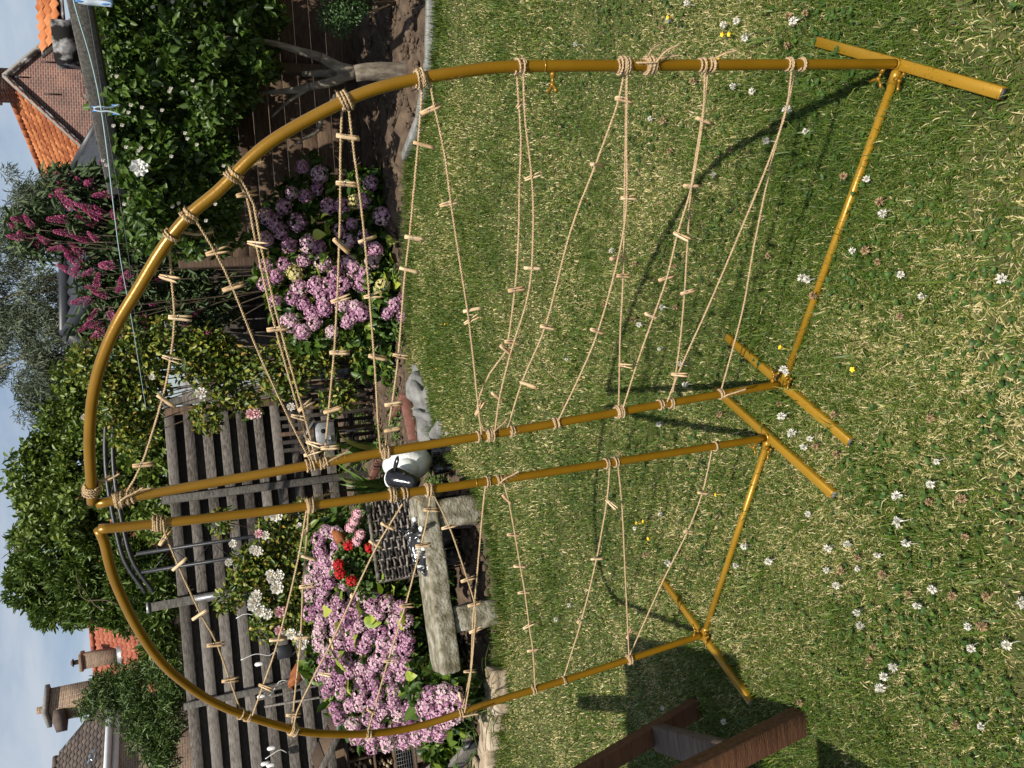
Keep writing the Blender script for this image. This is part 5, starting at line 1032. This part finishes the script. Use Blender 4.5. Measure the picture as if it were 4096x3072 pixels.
# ------------------------------------------------------------------ edging
kb = thing('kerb_edging', (2.1, 5.4, 0), 'straight grey concrete edging along the lawn under the hibiscus', 'edging')
kp = EDGE[1:7]
for a, b in zip(kp[:-1], kp[1:]):
    L = np.linalg.norm(b - a); n = max(1, round(L / .5)); d = np.array([*((b - a) / L), 0])
    for k in range(n):
        c = np.array([*(a + (b - a) * (k + .5) / n), .02]); MB().bbox(c + np.array([-d[1], d[0], 0]) * -.045, (L / n - .008, .07, .12), axes(d), .008, seed=k).build('kerb_block', 'kerb', kb)
st = thing('boulder_edging', (0, 6.5, 0), 'row of grey boulders edging the lawn behind the sheep', 'edging')
for k, (tx, ty, r) in enumerate(((1000, 790, .10), (1035, 870, .13), (1000, 880, .11), (1060, 960, .15), (1075, 1050, .16), (1090, 1130, .14), (1035, 1010, .10), (1150, 1175, .12))):
    p = G(1024 + TK * tx, 1024 + TK * ty, .06); V, Q = blob(p - Z3 * .05, (r * (1.0 + .45 * math.sin(k * 2.7)), r * (.75 + .2 * math.cos(k * 1.9)), r * .62), 80 + k, .5, 3.2, 18, 12); MB().add(V, Q).build('boulder', 'stone_grey', st, smooth=True)
s2 = thing('sandstone_edging', (-2.6, 5.25, 0), 'flat pale sandstones edging the lawn below the left hydrangea', 'edging')
for k, (tx, ty, r) in enumerate(((1575, 1090, .10), (1560, 1180, .12), (1540, 1290, .12), (1530, 1400, .13), (1520, 1500, .12), (1510, 1610, .14), (1490, 1720, .14))):
    p = G(1024 + TK * tx, 2048 + TK * ty, .05); V, F = rough_block(p, (r * 1.9, r * 1.3, .14), axes((math.cos(k * .7) * .2 + 1, .15 * math.sin(k), 0)), 90 + k, .014, 6); MB().add(V, F).build('stone', 'stone_sand', s2, smooth=True)
for k, (a, b, lab) in enumerate((((1024 + TK * 965, 1024 + TK * 890), (1024 + TK * 1030, 1024 + TK * 1190), 'red brown timber board lying behind the boulders'), ((1024 + TK * 895, 1024 + TK * 1060), (1024 + TK * 975, 1024 + TK * 905), 'short red brown timber board set across behind the boulders'), ((1024 + TK * 810, 1024 + TK * 1320), (1024 + TK * 725, 1024 + TK * 1530), 'red brown timber edging board on soil left of the sheep'))):
    pa, pb = G(*a, .06), G(*b, .06); MB().bbox((pa + pb) / 2, (np.linalg.norm(pb - pa), .035, .11), axes(pb - pa), .005, seed=k).build('edging_board', 'red_board', None, label=lab, cat='board')
# raised bed boards at the far left
for k, (a, b, z, lab) in enumerate((((2010, 2930), (1700, 3200), .30, 'upper grey board of the raised bed left of the hydrangea'), ((1935, 2960), (1560, 3200), .12, 'lower grey board of the raised bed with black corner bracket'))):
    pa = t_at(1024, 2048, 1430, 1440 + 60 * k, 5.75 - .35 * k); pb = t_at(1024, 2048, 1080 + 130 * k, 1720, 6.6 - .3 * k)
    o = MB().bbox((pa + pb) / 2, (np.linalg.norm(pb - pa), .04, .17), axes(pb - pa), .006, seed=k).build('raised_bed_board', 'slat_wood', None, label=lab, cat='board')
    if k: MB().box(pa - np.array(wloc(o)) * 0 + Z3 * .0, (.06, .05, .20), axes(pb - pa)).build('corner_bracket', 'black_metal', o)
# ------------------------------------------------------------------ zinc bird house
bo = at(1290, 1735, 8.35); bhz = thing('bird_house', (bo[0], bo[1], 0), 'zinc bird house with pitched roof on a stake by the pickets', 'bird house')
MB().bbox(bo - Z3 * .02, (.24, .16, .20), None, .004).build('box', 'zinc', bhz)
for s in (-1, 1): MB().box(bo + Z3 * .135 + np.array([s * .075, 0, 0]), (.20, .22, .008), np.array([unit([s * 1.0, 0, -.72]), [0, 1, 0], unit([s * .72, 0, 1.0])])).build('roof_panel', 'zinc', bhz)
MB().tube([bo + np.array([.03, -.079, .0]), bo + np.array([.03, -.083, .0])], .026, 14).build('entrance_hole', 'dark_void', bhz); MB().box(bo + np.array([-.06, -.09, -.07]), (.07, .03, .02)).build('perch', 'zinc', bhz)
MB().tube([(bo[0], bo[1] + .02, 0), bo - Z3 * .1], .012, 6).build('stake', 'black_metal', bhz)
# ------------------------------------------------------------------ insect hotel
ih = t_at(1024, 2048, 560, 1530, 6.7); ihx = unit(np.array([1, .12, 0])); iax = np.array([ihx, np.array([-ihx[1], ihx[0], 0]), Z3]); IP = lambda x, y, z: ih + np.array([x, y, z]) @ iax
it = thing('insect_hotel', (ih[0], ih[1], 0), 'wooden insect hotel with plank roof, cane bundles and wire mesh', 'insect hotel')
for nm, c, s in (('back_panel', (-.10, .12, -.28), (.56, .02, .66)), ('side_panel', (.17, .02, -.28), (.022, .22, .66)), ('side_panel', (-.37, .02, -.28), (.022, .22, .66)), ('shelf', (-.10, .02, -.03), (.52, .20, .018)), ('shelf', (-.10, .02, -.25), (.52, .20, .018)), ('shelf', (-.10, .02, -.42), (.52, .20, .018)), ('shelf', (-.10, .02, -.60), (.52, .20, .018)), ('divider', (-.10, .02, -.14), (.018, .20, .2)), ('door', (-.02, -.05, -.335), (.14, .02, .14))):
    MB().bbox(IP(*c), s, iax, .003, seed=len(nm)).build(nm, 'board_brown' if nm != 'door' else 'slat_wood', it)
for s in (-1, 1):
    for k in range(3): MB().bbox(IP(-.10 + s * (.09 + k * .115), -.02, .24 - .035 - k * .082), (.135, .42, .022), np.array([unit(ihx * s + Z3 * -.72), iax[1], unit(ihx * .72 * s + Z3)]), .003, seed=k).build('roof_plank', 'board_brown', it)
    MB().bbox(IP(-.10 + s * .20, -.24, .10), (.56, .022, .05), np.array([unit(ihx * s + Z3 * -.72), iax[1], unit(ihx * .72 * s + Z3)]), .003, seed=7).build('roof_fascia', 'slat_wood', it)
g = np.random.default_rng(63)
for (cx_, cz_, w_, h_, n_) in ((.04, -.14, .22, .18, 26), (-.24, -.14, .22, .18, 26), (-.24, -.335, .22, .14, 20), (.10, -.335, .08, .14, 8)):
    for k in range(n_):
        q = IP(cx_ + g.uniform(-.45, .45) * w_, .02 + g.uniform(-.01, .01), cz_ + g.uniform(-.45, .45) * h_); c_ = MB().tube([q + iax[1] * .09, q - iax[1] * .075], float(g.uniform(.009, .014)), 8).build('cane', 'cane', it); MB().tube([q - iax[1] * .075, q - iax[1] * .0765], .005, 6).build('hole', 'cane_hole', c_)
wm = MB()
for k in range(17): wm.tube([IP(-.36 + k * .032, -.085, -.43), IP(-.36 + k * .032, -.085, -.60)], .0012, 4)
for k in range(9): wm.tube([IP(-.36, -.085, -.43 - k * .02), IP(.16, -.085, -.43 - k * .02)], .0012, 4)
wm.build('wire_mesh', 'zinc', it)
for sx in (-.34, .14): MB().bbox(IP(sx, .06, -.85), (.06, .06, .62), iax, .004).build('leg', 'board_brown', it)
# ------------------------------------------------------------------ rusty metal birds on stakes
def bird(q, s, lab, mat, flip):
    o_ = [(-.10, .03), (-.075, .055), (-.05, .06), (-.02, .045), (.03, .03), (.07, .0), (.14, -.05), (.08, -.035), (.05, -.055), (.01, -.065), (-.04, -.05), (-.065, -.01), (-.075, .025)]
    t = thing('garden_stake', (q[0], q[1], 0), lab, 'ornament'); f = [q + np.array([x * s * flip, 0, z * s]) for x, z in o_]; n = len(f); b = [p + np.array([0, .004, 0]) for p in f]
    MB().add(f + b, P=[list(range(n)), list(range(2 * n - 1, n - 1, -1))] + [(k, n + k, n + (k + 1) % n, (k + 1) % n) for k in range(n)]).build('bird_plate', mat, t); MB().tube([(q[0], q[1] + .002, 0), q - Z3 * .05 * s], .004, 6).build('rod', mat, t)
bird(T6(255, 1060, 6.75), 1.15, 'rusty metal bird on a rod near the insect hotel', 'rust', 1)
bird(T6(540, 175, 5.9), .9, 'dark rusty metal bird among the geraniums', 'rust', -1)
dq = T6(355, 1035, 6.7); ds = thing('wooden_disc', (dq[0], dq[1], 0), 'round grey wooden disc on a stake beside the rusty bird', 'ornament'); MB().tube([dq, dq + np.array([0, .02, 0])], .085, 20).build('disc', 'slat_wood', ds); MB().tube([(dq[0], dq[1] + .03, 0), dq + np.array([0, .03, 0])], .008, 6).build('rod', 'board_brown', ds)
# thin rails behind it
for k, (a, b) in enumerate((((480, 1030), (700, 1060)), ((20, 1170), (300, 1060)), ((20, 1215), (420, 1120)), ((60, 1260), (420, 1200)))):
    pa, pb = t_at(1024, 2048, a[0], a[1], 7.9), t_at(1024, 2048, b[0], b[1], 7.6)
    MB().bbox((pa + pb) / 2, (np.linalg.norm(pb - pa), .02, .045), axes(pb - pa), .003, seed=k).build('trellis_rail', 'slat_wood', None, label=['short trellis rail hidden in the hydrangea top', 'upper leaning trellis rail behind the rusty bird', 'middle leaning trellis rail behind the rusty bird', 'lower leaning trellis rail behind the rusty bird'][k], cat='rail')
# ------------------------------------------------------------------ string lights on the fence
sg = thing('string_lights', (-2.4, 8.7, 0), 'white cable string lights with pale lamps hung on the slat fence', 'string lights')
wp_ = [(0, 2048, 1530, 690), (0, 2048, 1600, 660), (1024, 2048, 60, 700), (1024, 2048, 100, 760)], [(0, 2048, 1560, 960), (1024, 2048, 0, 920), (1024, 2048, 90, 930), (1024, 2048, 130, 900), (1024, 2048, 215, 935), (1024, 2048, 260, 900)], [(1024, 2048, 30, 1200), (1024, 2048, 90, 1190), (1024, 2048, 150, 1100), (1024, 2048, 210, 1090)], [(1024, 2048, 60, 1600), (1024, 2048, 120, 1560), (1024, 2048, 160, 1540), (1024, 2048, 200, 1560)]
for w_ in wp_: MB().tube(spline([t_at(*q, 8.75) for q in w_], .03), .004, 5).build('cable', 'lamp_white', sg)
for q in ((1024, 2048, 20, 985), (1024, 2048, 35, 1195), (1024, 2048, 60, 1630), (1024, 2048, 95, 1640), (1024, 2048, 100, 1530)): p = t_at(*q, 8.7); MB().tube([p - Z3 * .05, p - Z3 * .03, p + Z3 * .03, p + Z3 * .045], [.012, .022, .022, .008], 10).build('lamp', 'lamp_white', sg, smooth=True)
p = t_at(1024, 2048, 185, 905, 8.72); MB().bbox(p, (.14, .03, .16), None, .006).build('solar_panel', 'black_metal', sg)
# ------------------------------------------------------------------ strap leaved clumps, box, ground cover
def strap(name, base, n, hgt, lab, seed, spread=.5, w=.02, mat='strap_leaf'):
    g = np.random.default_rng(seed); t = thing(name, base, lab, 'plant'); base = np.asarray(base, float)
    for k in range(n):
        a = g.uniform(0, 6.28); d = np.array([math.cos(a), math.sin(a), 0]); h = hgt * g.uniform(.6, 1.1); sp = h * spread * g.uniform(.3, 1.2); s = np.linspace(0, 1, 8); p = base + g.normal(0, .05, 3) * [1, 1, 0] + np.outer(sp * s ** 1.6, d) + np.outer(h * (s - .45 * s ** 3 * g.uniform(.3, 1.4)), Z3)
        sd = np.array([-d[1], d[0], 0]); ww = w * (1 - s ** 2.5) * (.6 + .4 * np.minimum(1, s * 4)) + .001; V = np.stack([p - sd * ww[:, None] / 2, p - Z3 * .003, p + sd * ww[:, None] / 2], 1).reshape(-1, 3); Q = []
        for i_ in range(7): q = i_ * 3; Q += [(q, q + 1, q + 4, q + 3), (q + 1, q + 2, q + 5, q + 4)]
        MB().add(V, Q, rnd=np.clip(g.normal(.5, .25), 0, 1)).build('leaf', mat, t, smooth=True, rnd=True, fixn=False)
strap('strap_leaf_clump', (-.95, 8.1, 0), 34, .95, 'clump of long strap leaves at the foot of the slat fence', 81, .7, .04)
strap('daylily_clump', (-2.25, 5.35, 0), 46, .55, 'clump of arching dark green leaves left of the stone bench', 82, 1.1, .018)
strap('broad_leaf_clump', (-.62, 8.5, 0), 16, .8, 'broad leaved clump with large green leaves behind the sheep', 83, .5, .09)
strap('grass_clump', (-2.1, 4.98, 0), 60, .30, 'tuft of long thin grass at the left end of the stone bench', 84, 1.2, .006)
bxp = at(1400, -10, 6.0); bxl = thing('box_shrub', (bxp[0], 6.0, 0), 'clipped box shrub at the soil edge beneath the hibiscus', 'shrub'); m = MB()
for k in range(9): limb(m, np.array([bxp[0], 6.0, 0]), bxp + rng.normal(0, .14, 3), .014, .004, rng)
m.build('stems', 'twig', bxl); foliage('crown', [crown(cloud_blobs([bxp + np.array([0, 0, .05]), bxp + np.array([.3, .1, .1])], [.28, .28], rng, 10), 5200, .026, .015, rng, upb=.5, shell=.3)], 'box_leaf', bxl)
g = np.random.default_rng(91); n = 1500; xs = g.uniform(-3.4, 1.6, n); ys = edge_y(xs) + g.uniform(.05, 3.6, n); pm2 = vnoise(xs, ys, 4, 8); ok = (pm2 > .35) & ~((xs > -1.9) & (xs < -.5) & (ys < 5.8)); xs, ys = xs[ok], ys[ok]
gb = MB()
for dx in range(9):
    V, Q, r = leaves(np.stack([xs + g.normal(0, .04, len(xs)), ys + g.normal(0, .04, len(xs)), g.uniform(.03, .12, len(xs))], -1), g.normal(size=(len(xs), 3)) * [1, 1, .4], np.tile([0, 0, 1.], (len(xs), 1)), g.uniform(.03, .08, len(xs)), .032, np.clip(g.normal(.55, .25, len(xs)), 0, 1)); gb.add(V, Q, rnd=r)
obj('ground_cover', gb.mesh('ground_cover', 'shrub_leaf', rnd=True, fixn=False), kind='stuff', label='low weeds and seedlings scattered over the bed soil', cat='weeds')
n = 2600; xs = g.uniform(-3, 4, n); ys = edge_y(xs) + g.uniform(.02, 2.4, n) ; cm = MB(); V0, Q0 = blob((0, 0, 0), (1, 1, .8), 3, .25, 2.5, 7, 5)
for x, y, s in zip(xs, ys, g.uniform(.006, .026, n)): cm.add(V0 * s * g.uniform(.7, 1.3, 3) + [x, y, .04], Q0)
obj('soil_clods', cm.mesh('soil_clods', 'soil', fixn=False), kind='stuff', label='loose clods lying on the bed soil', cat='soil')
# ------------------------------------------------------------------ washing lines and blue pegs
def line(pts, r, mat, lab): return MB().tube(spline([at(*q) for q in pts], .08), r, 6).build('washing_line', mat, None, smooth=True, label=lab, cat='washing line')
line([(262, -130, 2.05), (300, 20, 2.22), (405, 435, 2.85), (478, 1010, 4.15), (530, 1300, 5.3), (586, 1645, 8.3)], .0022, 'cord_blue', 'pale blue washing line running in front of the hibiscus')
line([(318, -130, 2.12), (350, 20, 2.3), (418, 435, 2.95), (512, 1010, 4.3), (545, 1300, 5.5), (600, 1640, 8.35)], .0011, 'cord_dark', 'thin dark washing line below the pale blue one')
def laundry_peg(p, lab, rz):
    t = thing('laundry_peg', p + np.array([0, 0, .02]), lab, 'clothes peg', 'blue pegs on the washing line'); ex = np.array([math.cos(rz), math.sin(rz), 0]); ey = np.array([-ex[1], ex[0], 0])
    for s in (-1, 1):
        pth = spline([p + Z3 * .022 + ex * s * .003, p + Z3 * .004 + ex * s * .0075, p - Z3 * .02 + ex * s * .006, p - Z3 * .040 + ex * s * .010, p - Z3 * .058 + ex * s * .017], .006); nn = len(pth)
        V = []; 
        for i_, c in enumerate(pth):
            w = .0050 + .0022 * math.sin(math.pi * i_ / (nn - 1)); V += [c + ex * .002 - ey * w, c + ex * .002 + ey * w, c - ex * .002 + ey * w, c - ex * .002 - ey * w]
        Q = [(i_ * 4 + a, i_ * 4 + (a + 1) % 4, i_ * 4 + 4 + (a + 1) % 4, i_ * 4 + 4 + a) for i_ in range(nn - 1) for a in range(4)] + [(0, 1, 2, 3), (nn * 4 - 1, nn * 4 - 2, nn * 4 - 3, nn * 4 - 4)]
        lg = MB().add(V, Q).build('peg_arm', 'plastic_clear', t); c = pth[-3]; V, Q = blob(c + ex * s * .0025, (.0022, .0048, .014), 3, .02); MB().add(V, Q).build('grip', 'plastic_blue', lg, smooth=True); V, Q = blob(pth[1] + ex * s * .002, (.0022, .0042, .012), 4, .02); MB().add(V, Q).build('grip', 'plastic_blue', lg, smooth=True)
    a = np.linspace(0, 6.28 * 2, 24); MB().tube(p - Z3 * .012 + np.outer(np.cos(a) * .004, ex) + np.outer(np.sin(a) * .004, Z3) + np.outer(np.linspace(-.005, .005, 24), ey), .0006, 5).build('spring', 'steel', t)
laundry_peg(at(404, 437, 2.85), 'blue and clear plastic clothes peg hanging on the washing line', -.2)
laundry_peg(at(350, 6, 2.2), 'pale plastic clothes peg at the top right end of washing line', .9)
# ------------------------------------------------------------------ wooden garden swing seat, mostly out of view at the left
sw = thing('garden_swing', (-1.6, 2.3, 0), 'reddish brown timber frame of a garden swing standing on the lawn', 'garden swing')
f1, f2 = G(2795, 2828), G(3212, 2880); u1 = at(2385, 3072, f1[1]); u2 = at(2835, 3072, f2[1])
for f, u, s in ((f1, u1, (.045, .07)), (f2, u2, (.06, .075))):
    d = unit(u - f); e_ = f + d * 2.05; MB().bbox((f + e_) / 2, (2.05, s[1], s[0]), axes(d, (0, 1, 0)), .004, seed=2).build('leg', 'seat_wood', sw)
    MB().bbox(np.array([e_[0] - .42, e_[1], e_[2] / 2]), (.06, .06, e_[2]), None, .004).build('back_post', 'seat_wood', sw)
x0, x1 = f1 + unit(u1 - f1) * .20, f2 + unit(u2 - f2) * .27
MB().bbox((x0 + x1) / 2 + np.array([-.02, 0, 0]), (np.linalg.norm(x1 - x0), .095, .05), axes(x1 - x0), .004, seed=5).build('cross_rail', 'seat_wood_old', sw)
SH = [G(2515, 2540), G(2950, 2620), G(3066, 3050), np.array([-2.9, 2.0, 0]), np.array([-2.6, 3.35, 0])]
hgt = 1.85; off_ = np.array([-.095, -.995, 0]) / math.tan(SUN_EL) * hgt; cv = [p + off_ + Z3 * hgt for p in SH]; n = len(cv)
MB().add(cv + [p + Z3 * .03 for p in cv], P=[list(range(n))[::-1], list(range(n, 2 * n))] + [(k, (k + 1) % n, n + (k + 1) % n, n + k) for k in range(n)]).build('added_shade_canopy', 'seat_wood_old', sw)  # unseen canopy, added and cut to cast the lawn shadow outlined by SH
sq = G(3385, 3040) + off_ * (.9 / hgt) + Z3 * .9; MB().bbox(sq + np.array([-.25, 0, 0]), (.55, .22, .03), None, .004).build('added_shade_board', 'seat_wood', sw)  # unseen board, added to drop a second small shadow on the grass
